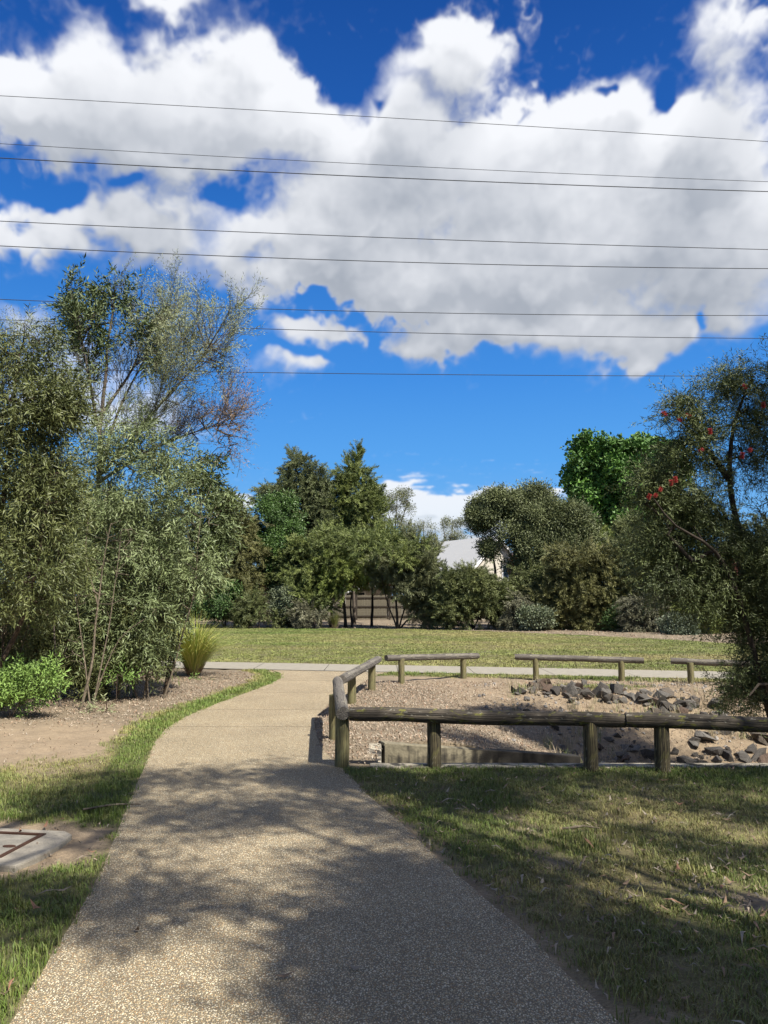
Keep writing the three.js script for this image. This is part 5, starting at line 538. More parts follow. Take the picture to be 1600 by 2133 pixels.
  {"name":"gum_tree","label":"gum in the belt of trees behind the viewpoint, at its right end beyond the lawn","at":[19,0,2],"stems":[[[19,-0.05,2],[19.2,3.6,2],[19,8.1,2]],[[19.15,3.15,2],[20.6,6.75,2.4]],[[19.15,3.15,2],[17.3,6.3,1.7]]],"blobs":[[19,7.0200000000000005,2,2.2,1.8,2.0,110,"shadeleaf","olive",2.4,0.5],[20.7,4.95,2.3,1.9,1.8,1.8,90,"shadeleaf","olive",2.4,0.5],[17.2,4.68,1.8,1.9,1.8,1.8,90,"shadeleaf","olive",2.4,0.5],[19,2.5200000000000005,2.5,2.4,1.6199999999999999,1.8,80,"shadeleaf","darkolive",2.4,0.4]],"seed":206,"thick":0.2,"bark":"grey","size":2.3,"group":"belt of gums behind the viewpoint"},
  {"name":"gum_tree","label":"gum in the belt of trees behind the viewpoint, beside the left thicket outside the view","at":[-17,0,1],"stems":[[[-17,-0.05,1],[-16.8,3.2,1],[-17,7.2,1]],[[-16.85,2.8,1],[-15.4,6.0,1.4]],[[-16.85,2.8,1],[-18.7,5.6,0.7]]],"blobs":[[-17,6.24,1,2.2,1.6,2.0,110,"shadeleaf","olive",2.4,0.5],[-15.3,4.4,1.3,1.9,1.6,1.8,90,"shadeleaf","olive",2.4,0.5],[-18.8,4.16,0.8,1.9,1.6,1.8,90,"shadeleaf","olive",2.4,0.5],[-17,2.24,1.5,2.4,1.44,1.8,80,"shadeleaf","darkolive",2.4,0.4]],"seed":207,"thick":0.2,"bark":"grey","size":2.3,"group":"belt of gums behind the viewpoint"},
  {"name":"gum_tree","label":"gum in the belt of trees behind the viewpoint, in its back row","at":[12.5,0,16],"stems":[[[12.5,-0.05,16],[12.7,4.2,16],[12.5,9.450000000000001,16]],[[12.65,3.675,16],[14.1,7.875,16.4]],[[12.65,3.675,16],[10.8,7.35,15.7]]],"blobs":[[12.5,8.19,16,2.2,2.1,2.0,110,"shadeleaf","olive",2.4,0.5],[14.2,5.775,16.3,1.9,2.1,1.8,90,"shadeleaf","olive",2.4,0.5],[10.7,5.46,15.8,1.9,2.1,1.8,90,"shadeleaf","olive",2.4,0.5],[12.5,2.9400000000000004,16.5,2.4,1.89,1.8,80,"shadeleaf","darkolive",2.4,0.4]],"seed":208,"thick":0.2,"bark":"grey","size":2.3,"group":"belt of gums behind the viewpoint"}
];
for (const d of TREES) tree(d);
console.log('trees done');
function tuft(seed, n, rad, hLo, hHi, w) {
  const r = mulberry(seed), b = new Builder();
  for (let i = 0; i < n; i++) {
    const a = r() * 6.2832, q = rad * Math.sqrt(r()), x = Math.cos(a) * q, z = Math.sin(a) * q, th = r() * 6.2832, c = Math.cos(th), s = Math.sin(th), h = lerp(hLo, hHi, r()), lean = h * (0.2 + 0.9 * r()), ww = w * (0.7 + 0.6 * r());
    const A = V(x - s * ww, -0.008, z + c * ww), B = V(x + s * ww, -0.008, z - c * ww), mx = x + c * lean * 0.35, mz = z + s * lean * 0.35, C = V(mx - s * ww * 0.8, h * 0.62, mz + c * ww * 0.8), D = V(mx + s * ww * 0.8, h * 0.62, mz - c * ww * 0.8), T = V(x + c * lean, h, z + s * lean);
    b.tri(A, B, D); b.tri(A, D, C); b.tri(C, D, T);
  }
  return b.geo();
}
// ───────────────────────── log barriers ─────────────────────────
const woodMap = (seed, base, dark, lichen, amount) => texture(256, (u, v) => {
  const g = tile(u, v, 34, 3, seed), st = fbm(Math.cos(u * 6.283) * 5 + seed, Math.sin(u * 6.283) * 5, Math.sin(v * 6.283) * 0.5 + Math.cos(v * 6.283) * 0.5 + 3, 3), crack = ss(0.20, 0.30, fbm(Math.cos(u * 6.283) * 9 + seed, Math.sin(u * 6.283) * 9 + 3, Math.sin(v * 6.283) * 0.8 + Math.cos(v * 6.283) * 0.6, 2)), l = ss(0.16, 0.30, tile(u, v, 11, 4, seed + 4)) * amount, w = ss(0.24, 0.36, tile(u, v, 22, 3, seed + 9)) * amount;
  return [0, 1, 2].map((q) => lerp(lerp(lerp(lerp(base[q], dark[q], clamp(0.5 + 1.2 * st + 0.3 * g, 0, 1)), dark[q] * 0.35, crack), lichen[q], l * 0.75), [.70, .70, .64][q], w * 0.6));
}, true, 512);
const woodBump = texture(256, (u, v) => { const k = 0.6 + 0.5 * fbm(Math.cos(u * 6.283) * 8, Math.sin(u * 6.283) * 8 + 3, Math.sin(v * 6.283) * 0.7 + Math.cos(v * 6.283) * 0.6, 3) - 0.5 * ss(0.2, 0.3, fbm(Math.cos(u * 6.283) * 9 + 2, Math.sin(u * 6.283) * 9 + 3, Math.sin(v * 6.283) * 0.8 + Math.cos(v * 6.283) * 0.6, 2)); return [k, k, k]; }, false, 512);
for (const [i, t] of [woodBump].entries()) t.repeat.set(2.4, 0.9);
const wood = (m) => { m.repeat.set(2.4, 0.9); return new THREE.MeshStandardMaterial({ map: m, bumpMap: woodBump, bumpScale: 0.012, roughness: 0.92 }); };
const railGrey = wood(woodMap(2, [.50, .475, .44], [.31, .29, .265], [.55, .53, .45], 0.7)), railMoss = wood(woodMap(5, [.40, .365, .31], [.20, .18, .155], [.46, .46, .20], 1)), postGreen = wood(woodMap(8, [.52, .49, .34], [.34, .32, .22], [.50, .51, .36], 0.5)), postDark = wood(woodMap(11, [.46, .42, .30], [.20, .18, .14], [.44, .43, .24], 0.6));
function barrier(label, rail, posts, r, railMat, postMat, seed) {
  const [[ax, ay, az], [bx, by, bz]] = rail, t = thing('log_barrier', label, 'barrier', 'log barriers round the drain', [ax, 0, az]), n = 22, pts = [], rad = [];
  for (let i = 0; i <= n; i++) { const f = i / n; pts.push(V((bx - ax) * f + 0.012 * n3(f * 3, seed, 1), ay + (by - ay) * f + 0.012 * n3(f * 3, seed, 7), (bz - az) * f + 0.012 * n3(f * 3, seed, 4))); rad.push(r * (1 + 0.06 * n3(f * 5, seed, 9)) * (i === 0 || i === n ? 0.93 : 1)); }
  part('rail', new Builder().tube(pts, rad, 24, { wob: 0.10, seed }).geo(), railMat, t);
  for (const [x, z, rr] of posts) {
    const f = clamp(((x - ax) * (bx - ax) + (z - az) * (bz - az)) / ((bx - ax) ** 2 + (bz - az) ** 2), 0, 1), top = lerp(ay, by, f) - 0.012, P = [], R = [];
    for (let i = 0; i <= 7; i++) { const k = i / 7; P.push(V(x - ax + 0.006 * n3(k * 2, x * 9, z), lerp(ground(x, z) - 0.12, top, k), z - az)); R.push((rr ?? r * 1.02) * (1.03 - 0.06 * k)); }
    part('post', new Builder().tube(P, R, 20, { wob: 0.09, seed: x * 3 }).geo(), postMat, t);
  }
}
barrier("long front log rail with mossy patches from the corner post", [[-0.33, 0.5, -7.56], [2.25, 0.46, -7.4]], [[0.48, -7.58], [1.93, -7.42]], 0.066, railMoss, postDark, 1);
barrier("front log rail running out of the right edge of the view", [[2.25, 0.47, -7.385], [4.59, 0.42, -7.22]], [[2.58, -7.38], [4.28, -7.18]], 0.069, railMoss, postDark, 2);
barrier("short log rail beside the path behind the corner post", [[-0.39, 0.51, -7.5], [-0.61, 0.52, -10.3]], [[-0.4, -7.6], [-0.56, -9.01]], 0.066, railGrey, postGreen, 3);
barrier("second log rail along the path bend leading away to the footpath", [[-0.56, 0.52, -10.45], [-0.1, 0.49, -14.3]], [[-0.49, -12.01], [-0.21, -13.73]], 0.066, railGrey, postGreen, 4);
barrier("far log rail left of the wide gap near the footpath", [[0.04, 0.49, -14.6], [1.91, 0.43, -15.95]], [[0.33, -14.8], [1.59, -15.76]], 0.06, railGrey, postGreen, 5);
barrier("middle far log rail by the footpath behind the stones", [[2.59, 0.44, -15.55], [5.01, 0.4, -15.15]], [[2.99, -15.48], [4.6, -15.22]], 0.06, railGrey, postGreen, 6);
barrier("rightmost far log rail half hidden by the bottlebrush", [[5.46, 0.41, -14.95], [7.54, 0.36, -14.35]], [[5.77, -14.8], [7.12, -14.24]], 0.06, railGrey, postGreen, 7);

// ───────────────────────── drain: head wall, wing wall, stones ─────────────────────────
const wallMap = texture(512, (u, v) => { const k = 0.62 + 0.16 * tile(u, v, 9, 4) + 0.12 * tile(u, v, 70, 3, 2), s = ss(-0.05, 0.3, tile(u, v, 7, 4, 6) + 0.25 * tile(u, v, 40, 3, 1)); return [lerp(k, .13, s * 0.9), lerp(k * 0.95, .12, s * 0.9), lerp(k * 0.84, .105, s * 0.9)]; });
wallMap.repeat.set(0.7, 0.7);
const wingMap = texture(512, (u, v) => { const k = 0.47 + 0.18 * tile(u, v, 9, 4) + 0.14 * tile(u, v, 70, 3, 2), run = fbm(u * 26, v * 2.4, 3, 4), s = ss(-0.2, 0.25, tile(u, v, 6, 4, 6) * 0.7 + run * 0.8 + (u < 0.2 ? -0.28 + u : u < 0.94 ? (u - 0.34) * 1.6 : 0.8)); return [lerp(k, .12, s * 0.93), lerp(k * 0.94, .11, s * 0.93), lerp(k * 0.78, .095, s * 0.93)]; });
wingMap.repeat.set(0.37, 0.6);
const stainedWing = new THREE.MeshStandardMaterial({ map: wingMap, bumpMap: speckBump, bumpScale: 0.004, roughness: 0.95 });
const stained = new THREE.MeshStandardMaterial({ map: wallMap, bumpMap: speckBump, bumpScale: 0.004, roughness: 0.95 });
function wallBlock(a, b, top0, top1, low, thickness) {       // a wall along a-b with a sloping top and chamfered edges
  const L = Math.hypot(b[0] - a[0], b[1] - a[1]), s = new THREE.Shape([new THREE.Vector2(0, low), new THREE.Vector2(L, low), new THREE.Vector2(L, top1), new THREE.Vector2(0, top0)]);
  const g = new THREE.ExtrudeGeometry(s, { depth: thickness, bevelEnabled: true, bevelSize: 0.012, bevelThickness: 0.012, bevelSegments: 2, curveSegments: 4 }); g.translate(0, 0, -thickness / 2); return g;
}
{
  const hw = thing('head_wall', 'low concrete head wall edging the lawn in front of the drain', 'wall', null, [-0.12, 0, EDGE - 0.03]);
  part('wall', wallBlock([0, 0], [9, 0], 0.0, 0.0, -1.2, 0.16), stained, hw);
  const dx = WING[1][0] - WING[0][0], dz = WING[1][1] - WING[0][1], ww = thing('wing_wall', 'black-stained concrete wing wall of the drain behind the log rail', 'wall', null, [WING[0][0], 0, WING[0][1]], Math.atan2(-dz, dx));
  part('wall', wallBlock([0, 0], [Math.hypot(dx, dz), 0], 0.02, -0.30, -1.3, 0.14), stainedWing, ww);
  const end = thing('end_wall', 'short concrete wall closing the drain below the corner post', 'wall', null, [-0.1, 0, EDGE - 0.12], Math.PI / 2);
  part('wall', wallBlock([0, 0], [1.0, 0], -0.03, 0.0, -1.2, 0.12), stained, end);
  const ap = thing('apron_edge', 'pale concrete bar at the end of the wing wall', 'kerb', null, [2.42, -0.50, -9.25], 0);
  const bar = part('bar', box(0.13, 0.12, 1.35), std(.55, .56, .56, .8, { map: concreteMap }), ap); bar.rotation.set(-0.12, 0.22, 0);
}
{
  const r = mulberry(31), shapes = [];
  for (let k = 0; k < 9; k++) { const pts = []; for (let i = 0; i < 13; i++) { const z = r() * 2 - 1, a = r() * 6.2832, s = Math.sqrt(1 - z * z), q = 0.78 + r() * 0.3; pts.push(V(s * Math.cos(a) * q, z * q * (0.55 + 0.3 * r()), s * Math.sin(a) * q * (0.7 + 0.3 * r()))); } const g = new ConvexGeometry(pts), p = g.attributes.position, uv = []; for (let i = 0; i < p.count; i++) uv.push(p.getX(i) + p.getZ(i) * 0.6, p.getY(i) + p.getZ(i) * 0.4); g.setAttribute('uv', new THREE.Float32BufferAttribute(uv, 2)); shapes.push(g); }
  const rockMap = texture(256, (u, v) => { const k = 0.72 + 0.3 * tile(u, v, 10, 4) + 0.2 * tile(u, v, 60, 2, 5); return [k, k * 0.99, k * 0.97]; });
  const mats = [[.16, .145, .13], [.22, .205, .185], [.11, .098, .088], [.20, .165, .13], [.31, .29, .265], [.19, .13, .095]].map((c) => std(...c, .88, { map: rockMap, bumpMap: speckBump, bumpScale: 0.008 }));
  let made = 0;
  const put = (x, z, s, label) => {
    const m = new THREE.Mesh(shapes[Math.floor(r() * 9)], mats[Math.floor(Math.pow(r(), 1.25) * 6)]); m.name = numbered('rock'); m.position.set(x, ground(x, z) + s * 0.17, z); m.rotation.set(r() * 6.28, r() * 6.28, (r() - .5) * 1.2); m.scale.set(s * (0.8 + 0.5 * r()), s * (0.7 + 0.4 * r()), s * (0.8 + 0.4 * r()));
    m.userData = { label, category: 'rock', group: 'loose stones lining the drain' }; m.castShadow = m.receiveShadow = true; scene.add(m); made++;
  };
  for (let k = 0; k < 124; k++) { const t = r(), x = 2.5 + t * 2.9 + (r() - .5) * 0.7, z = -14.1 + 0.9 * ss(2.4, 5.4, x) + (r() + r() - 1) * 0.6; put(x, z, 0.06 + 0.13 * Math.pow(r(), 1.6), 'grey angular stone in the heap on the far bank below the far rails'); }
  for (let k = 0; k < 175; k++) { const x = 2.9 + 3.0 * Math.pow(r(), 0.65), z = -10.6 + (r() - .5) * 4.6; if (x < 3.4 && r() < 0.6) continue; put(x, z, 0.055 + 0.14 * Math.pow(r(), 1.8), 'grey angular stone in the bed of the drain behind the front rail'); }
  for (let k = 0; k < 24; k++) { const x = 2.2 + r() * 1.6, z = -11 - r() * 2.4; put(x, z, 0.05 + 0.06 * r(), 'small loose stone at the foot of the left bank'); }
}

{
  const r = mulberry(41), g = new THREE.IcosahedronGeometry(1, 0), list = [], straw = [], sg = tuft(21, 16, .05, .03, .16, .0016);
  for (let k = 0; k < 2600; k++) { const x = 1.6 + 5 * r(), z = -8.2 - 6.6 * r(); if (n3(x * 1.2, 4, z * 1.2) < -0.15 || basin(x, z) < -1.03) continue; const s = 0.008 + 0.03 * Math.pow(r(), 2.5), v = 0.10 + 0.22 * r(); list.push([new THREE.Matrix4().compose(V(x, ground(x, z) + s * 0.3, z), new THREE.Quaternion().setFromEuler(new THREE.Euler(r() * 6, r() * 6, r() * 6)), V(s * 1.3, s * 0.8, s)), rgb(v, v * 0.92, v * 0.83)]); }
  for (let k = 0; k < 900; k++) { const x = 2.0 + 4.4 * r(), z = -8.4 - 6.2 * r(); if (n3(x * 0.9 + 5, 1, z * 0.9) < 0.02) continue; const s = 0.7 + 0.8 * r(), v = 0.75 + 0.5 * r(), gr = r() < 0.2; straw.push([new THREE.Matrix4().compose(V(x, ground(x, z), z), new THREE.Quaternion().setFromAxisAngle(V(0, 1, 0), r() * 6), V(s, s, s)), gr ? rgb(.16 * v, .21 * v, .06 * v) : rgb(.40 * v, .33 * v, .22 * v)]); }
  const t = new THREE.Group(); t.name = 'gravel'; t.userData = { kind: 'stuff', label: 'gravel and dead straw between the drain stones', category: 'gravel' }; scene.add(t);
  instanced('pebbles', g, std(1, 1, 1, .9), list, t); instanced('straw', sg, std(1, 1, 1, .85), straw, t);
}

// ───────────────────────── access pit in the left verge ─────────────────────────
{
  const t = thing('access_pit', 'concrete access pit cover with rusty steel frame in the verge', 'pit cover', null, [-2.53, 0.0, -5.14], -0.14);
  const pale = std(.44, .41, .36, .92, { map: concreteMap, bumpMap: speckBump, bumpScale: 0.003 }), lidM = std(.37, .355, .32, .92, { map: concreteMap, bumpMap: speckBump, bumpScale: 0.004 }), rust = std(.20, .105, .07, .7, { map: barkMap, metalness: 0.3 });
  const outer = new THREE.Shape([[-.5, -.36], [.44, -.36], [.47, -.2], [.49, .05], [.44, .3], [.36, .36], [-.5, .37]].map(([x, y]) => new THREE.Vector2(x, y))), hole = new THREE.Path([[-.40, -.245], [.27, -.245], [.27, .275], [-.40, .275]].map(([x, y]) => new THREE.Vector2(x, y))); outer.holes.push(hole);
  const sg = new THREE.ExtrudeGeometry(outer, { depth: 0.09, bevelEnabled: true, bevelSize: 0.012, bevelThickness: 0.012, bevelSegments: 2 }); sg.rotateX(-Math.PI / 2); sg.translate(0, -0.065, 0); part('surround', sg, pale, t);
  for (const [w, d, x, z] of [[.67, .028, -.065, -.261], [.67, .028, -.065, .231]]) part('frame_bar', box(w, .03, d, x, .028, z), rust, t);
  for (const [w, d, x, z] of [[.034, .464, .253, -.015], [.034, .464, -.383, -.015]]) part('frame_bar', box(w, .03, d, x, .028, z), rust, t);
  const lid = part('lid', box(.592, .04, .456, -.065, .014, -.015), lidM, t);
  const lift = new THREE.CylinderGeometry(.036, .036, .004, 20); lift.scale(1.3, 1, .7); t.scale.set(0.92, 1, 0.92); part('lifting_plate', lift, rust, lid).position.set(.17, .036, 0.01);
}

// ───────────────────────── overhead wires ─────────────────────────
{
  const wm = std(.035, .035, .038, .9), W = [
    ['topmost thin overhead wire across the white cloud', 21.4, 21.35, 21.2, .011], ['thin grey overhead wire second from the top', 19.4, 19.27, 19.35, .010], ['third overhead wire from the top just under a thinner one', 18.8, 18.73, 18.9, .017],
    ['fourth overhead wire from the top, upper of the middle pair', 16.2, 16.15, 16.3, .014], ['fifth overhead wire from the top, lower of the middle pair', 15.2, 15.13, 15.45, .015], ['sixth overhead wire, third from the bottom, meeting the tall gum', 13.05, 13.02, 13.4, .013], ['second lowest overhead wire below the large cloud', 12.24, 12.18, 12.4, .013], ['lowest overhead wire crossing plain blue sky', 10.3, 10.46, 10.78, .013]];
  for (const [label, yl, ym, yr, rad] of W) {
    const a = (yl + yr - 2 * ym) / 2 / 256, b = (yr - yl) / 32, pts = [];
    for (let x = -90; x <= 90; x += 3) { const q = clamp(x, -40, 40); pts.push(V(x, ym + b * q + a * q * q, -30 - 0.087 * x)); }
    const m = new THREE.Mesh(new Builder().tube(pts, pts.map(() => rad), 6, { cap: false }).geo(), wm); m.name = numbered('overhead_wire'); m.userData = { label, category: 'wire', group: 'overhead power wires' }; m.castShadow = m.receiveShadow = true; scene.add(m);
  }
}

// ───────────────────────── fences and houses behind the trees ─────────────────────────
{
  const paling = new THREE.MeshStandardMaterial({ map: barkMap, color: rgb(.40, .395, .33), roughness: 0.95 }), railM = std(.11, .095, .08, .95, { map: barkMap }), r = mulberry(8);
  const t = thing('paling_fence', 'weathered grey timber paling fence behind the trees', 'fence', null, [-26, 0, -57]);
  for (let bay = 0; bay < 20; bay++) {
    const x0 = bay * 2.4, list = []; let x = x0 + 0.06;
    while (x < x0 + 2.36) { const w = 0.098, h = 1.72 + r() * 0.05, g = box(w, h, 0.018, x + w / 2, h / 2 + 0.06, -(r() * 0.02)); list.push(g); x += w + 0.006 + r() * 0.008; }
    part('paling_panel', mergeGeometries(list), paling, t, 'stuff');
    for (const y of [0.28, 0.98, 1.62]) part('fence_rail', box(2.28, 0.085, 0.045, x0 + 1.2, y, 0.036), railM, t);
    part('post', box(0.12, 1.95, 0.12, x0, 0.97, 0.07), railM, t);
  }
}
function gableHouse(o, { w, d, wall, rise, over, wallM, roofM, trimM }) {          // ridge along local z, gable to +z
  const s = new THREE.Shape([[-w / 2, 0], [w / 2, 0], [w / 2, wall], [0, wall + rise * 0.97], [-w / 2, wall]].map(([x, y]) => new THREE.Vector2(x, y)));
  const g = new THREE.ExtrudeGeometry(s, { depth: d, bevelEnabled: false }); g.translate(0, 0, -d / 2); part('wall', g, wallM, o);
  const L = Math.hypot(w / 2, rise), a = Math.atan2(rise, w / 2), lap = over * Math.cos(a);
  for (const k of [-1, 1]) {
    const n = Math.round((d + 2 * over) / 0.19), b = [], pitch = (d + 2 * over) / n;      // ribbed metal sheet
    b.push(box(L + over, 0.04, d + 2 * over));
    for (let i = 0; i < n; i++) b.push(box(L + over - 0.01, 0.035, pitch * 0.4, 0, 0.036, -d / 2 - over + (i + 0.5) * pitch));
    const m = part('roof', mergeGeometries(b), roofM, o); m.rotation.z = -k * a; m.position.set(k * (w / 4 + lap / 2), wall + rise / 2 - Math.sin(a) * over / 2 + 0.05, 0);
    const f = part('barge_board', box(L + over, 0.2, 0.04), trimM, o); f.rotation.z = -k * a; f.position.set(k * (w / 4 + lap / 2), wall + rise / 2 - Math.sin(a) * over / 2 - 0.06, d / 2 + over + 0.022);
  }
}
function window_(parent, w, h, x, y, z, frameM, glassM) {
  const f = part('window', mergeGeometries([box(w + .14, .07, .08, 0, h / 2 + .035, 0), box(w + .14, .07, .08, 0, -h / 2 - .035, 0), box(.07, h, .08, -w / 2 - .035, 0, 0), box(.07, h, .08, w / 2 + .035, 0, 0), box(.05, h, .05, 0, 0, 0)]), frameM, parent); f.position.set(x, y, z);
  part('pane', box(w, h, .02, 0, 0, -.012), glassM, f); return f;
}
function hipHouse(o, { w, d, wall, rise, over, wallM, roofM, trimM }) {
  part('wall', box(w, wall, d, 0, wall / 2, 0), wallM, o);
  const b = new Builder(), W = w / 2 + over, D = d / 2 + over, e = wall - 0.02, h = wall + rise, k = Math.max(0.2, W - D), tri = (...q) => b.tri(...q.map((v) => V(...v)));
  tri([-W, e, D], [W, e, D], [k, h, 0]); tri([-W, e, D], [k, h, 0], [-k, h, 0]); tri([W, e, -D], [-W, e, -D], [-k, h, 0]); tri([W, e, -D], [-k, h, 0], [k, h, 0]); tri([W, e, D], [W, e, -D], [k, h, 0]); tri([-W, e, -D], [-W, e, D], [-k, h, 0]); tri([-W, e, D], [-W, e, -D], [W, e, -D]); tri([-W, e, D], [W, e, -D], [W, e, D]);
  const roof = part('roof', b.geo(), roofM, o);
  // tile courses stand a little proud
  const c = []; for (let i = 1; i < 9; i++) { const f = i / 9, y = lerp(e, h, f) + 0.02, x = lerp(W, k, f), z = lerp(D, 0, f); c.push(box(2 * x, 0.03, 0.05, 0, y, z), box(2 * x, 0.03, 0.05, 0, y, -z), box(0.05, 0.03, 2 * z, x, y, 0), box(0.05, 0.03, 2 * z, -x, y, 0)); }
  part('tile_courses', mergeGeometries(c), roofM, roof, 'stuff');
  for (const [ww, dd, x, z] of [[2 * W + .08, .06, 0, D + .035], [2 * W + .08, .06, 0, -D - .035]]) part('gutter', box(ww, .14, dd, x, e - .03, z), trimM, o);
  for (const x of [-W - .035, W + .035]) part('gutter', box(.06, .14, 2 * D, x, e - .03, 0), trimM, o);
}
const trimWhite = std(.78, .78, .76, .6), glassDark = new THREE.MeshStandardMaterial({ color: rgb(.03, .035, .045), roughness: 0.08 });
{
  const h1 = thing('house', 'cream house with a steep pale metal gable roof between the trees', 'house', null, [6.75, 0, -62], 0.5);
  gableHouse(h1, { w: 5.6, d: 7.5, wall: 3.35, rise: 2.9, over: 0.35, wallM: std(.52, .48, .40, .9), roofM: std(.40, .405, .41, .7), trimM: trimWhite });
  window_(h1, 0.95, 1.15, 1.0, 3.5, 3.80, trimWhite, glassDark); window_(h1, 1.4, 1.2, -1.2, 1.5, 3.80, trimWhite, glassDark);
  const red = std(.36, .07, .05, .8, { map: barkMap }), brick = std(.36, .22, .165, .95, { map: speck }), grey = std(.45, .43, .40, .9);
  const h2 = thing('house', 'house with a red tiled hip roof half hidden by the middle trees', 'house', null, [-4.6, 0, -68]);
  hipHouse(h2, { w: 10.5, d: 8, wall: 2.5, rise: 1.9, over: 0.5, wallM: grey, roofM: red, trimM: trimWhite }); window_(h2, 1.6, 1.1, 2.2, 1.5, 4.05, trimWhite, glassDark);
  const h3 = thing('house', 'pink brick house with white gutters behind the dark shrubs', 'house', null, [-15.6, 0, -64]);
  hipHouse(h3, { w: 13, d: 8, wall: 2.75, rise: 1.3, over: 0.5, wallM: brick, roofM: std(.30, .16, .11, .85, { map: barkMap }), trimM: trimWhite }); window_(h3, 1.8, 1.2, 3.2, 1.6, 4.05, trimWhite, glassDark);
  const h4 = thing('house', 'house with a red roof seen through the bottlebrush tree', 'house', null, [24.5, 0, -56]);
  hipHouse(h4, { w: 11, d: 8, wall: 2.5, rise: 1.9, over: 0.5, wallM: std(.5, .46, .38, .9), roofM: red, trimM: trimWhite });
  const s1 = thing('garden_shed', 'low white-roofed shed behind the shrubs beside the bright tree', 'shed', null, [17.6, 0, -50], 0.35);
  gableHouse(s1, { w: 4.4, d: 5, wall: 1.9, rise: 0.75, over: 0.25, wallM: std(.62, .6, .55, .9), roofM: std(.66, .67, .67, .5, { metalness: 0.2 }), trimM: trimWhite });
  const c1 = thing('patio_cover', 'white arched patio cover showing over the paling fence', 'patio cover', null, [-0.9, 0, -61]);
  const pts = []; for (let i = 0; i <= 14; i++) { const f = i / 14; pts.push(V(-2.2 + 4.6 * f, 1.95 + 0.55 * Math.sin(Math.min(1, f * 1.35) * Math.PI * 0.62), 0)); }
  part('front_beam', new Builder().tube(pts, pts.map(() => 0.07), 8).geo(), trimWhite, c1);
  const sh = new Builder(); for (let i = 0; i < 14; i++) { const a = pts[i], b = pts[i + 1], q = 0.1; sh.tri(V(a.x, a.y + q, 0), V(b.x, b.y + q, 0), V(b.x, b.y + q, -3)); sh.tri(V(a.x, a.y + q, 0), V(b.x, b.y + q, -3), V(a.x, a.y + q, -3)); } part('cover_sheet', sh.geo(), std(.62, .63, .62, .6), c1);
  for (const x of [-2.1, 2.3]) part('post', box(.1, 2.0, .1, x, 1.0, -0.1), trimWhite, c1);
}

// ───────────────────────── tussocks ─────────────────────────
function tussock(name, label, x, z, h, n, seed, spreadK, green, dryc) {
  const r = mulberry(seed), t = thing(name, label, 'grass clump', null, [x, ground(x, z), z]), sets = [new Builder(), new Builder(), new Builder()];
  for (let i = 0; i < n; i++) {
    const b = sets[Math.floor(Math.pow(r(), 0.8) * 3)], a = r() * 6.2832, lean = spreadK * Math.pow(r(), 0.8), len = h * (0.7 + 0.5 * r()), w = 0.0045 + 0.003 * r(), c = Math.cos(a), s = Math.sin(a), bx = c * 0.09 * r(), bz = s * 0.09 * r(); let pl, pr;
    for (let k = 0; k <= 5; k++) {
      const f = k / 5, out = lean * len * (f * 0.55 + f * f * f * 0.55), y = len * (f - lean * 0.45 * f * f * f), ww = w * (1 - f * f) + 0.0006, L = V(bx + c * out - s * ww, y, bz + s * out + c * ww), R = V(bx + c * out + s * ww, y, bz + s * out - c * ww);
      if (k) { b.tri(pl, pr, R); b.tri(pl, R, L); } pl = L; pr = R;
    }
  }
  green.forEach((c, i) => part('blades', sets[i].geo(), std(...c, .6), t, 'stuff'));
  const d = new Builder(); for (let i = 0; i < n * 0.4; i++) { const a = r() * 6.2832, q = 0.16 * Math.sqrt(r()), l = h * (0.1 + 0.2 * r()); d.twig(Math.cos(a) * q * 0.6, 0, Math.sin(a) * q * 0.6, 0.006, Math.cos(a) * q * 1.5, l, Math.sin(a) * q * 1.5, 0.003, 3); } part('thatch', d.geo(), std(...dryc, .95), t, 'stuff');
}
tussock('lomandra_tussock', 'tall yellow-green strappy tussock at the corner of the garden bed', -3.92, -16.2, 1.22, 950, 4, 1.1, [[.34, .37, .07], [.45, .43, .12], [.22, .29, .055]], [.20, .13, .08]);
tussock('lomandra_tussock', 'small strappy tussock at the lawn edge under the middle trees', -2.62, -41.6, 0.95, 260, 5, 0.9, [[.20, .22, .06], [.28, .26, .09], [.12, .16, .04]], [.25, .19, .12]);

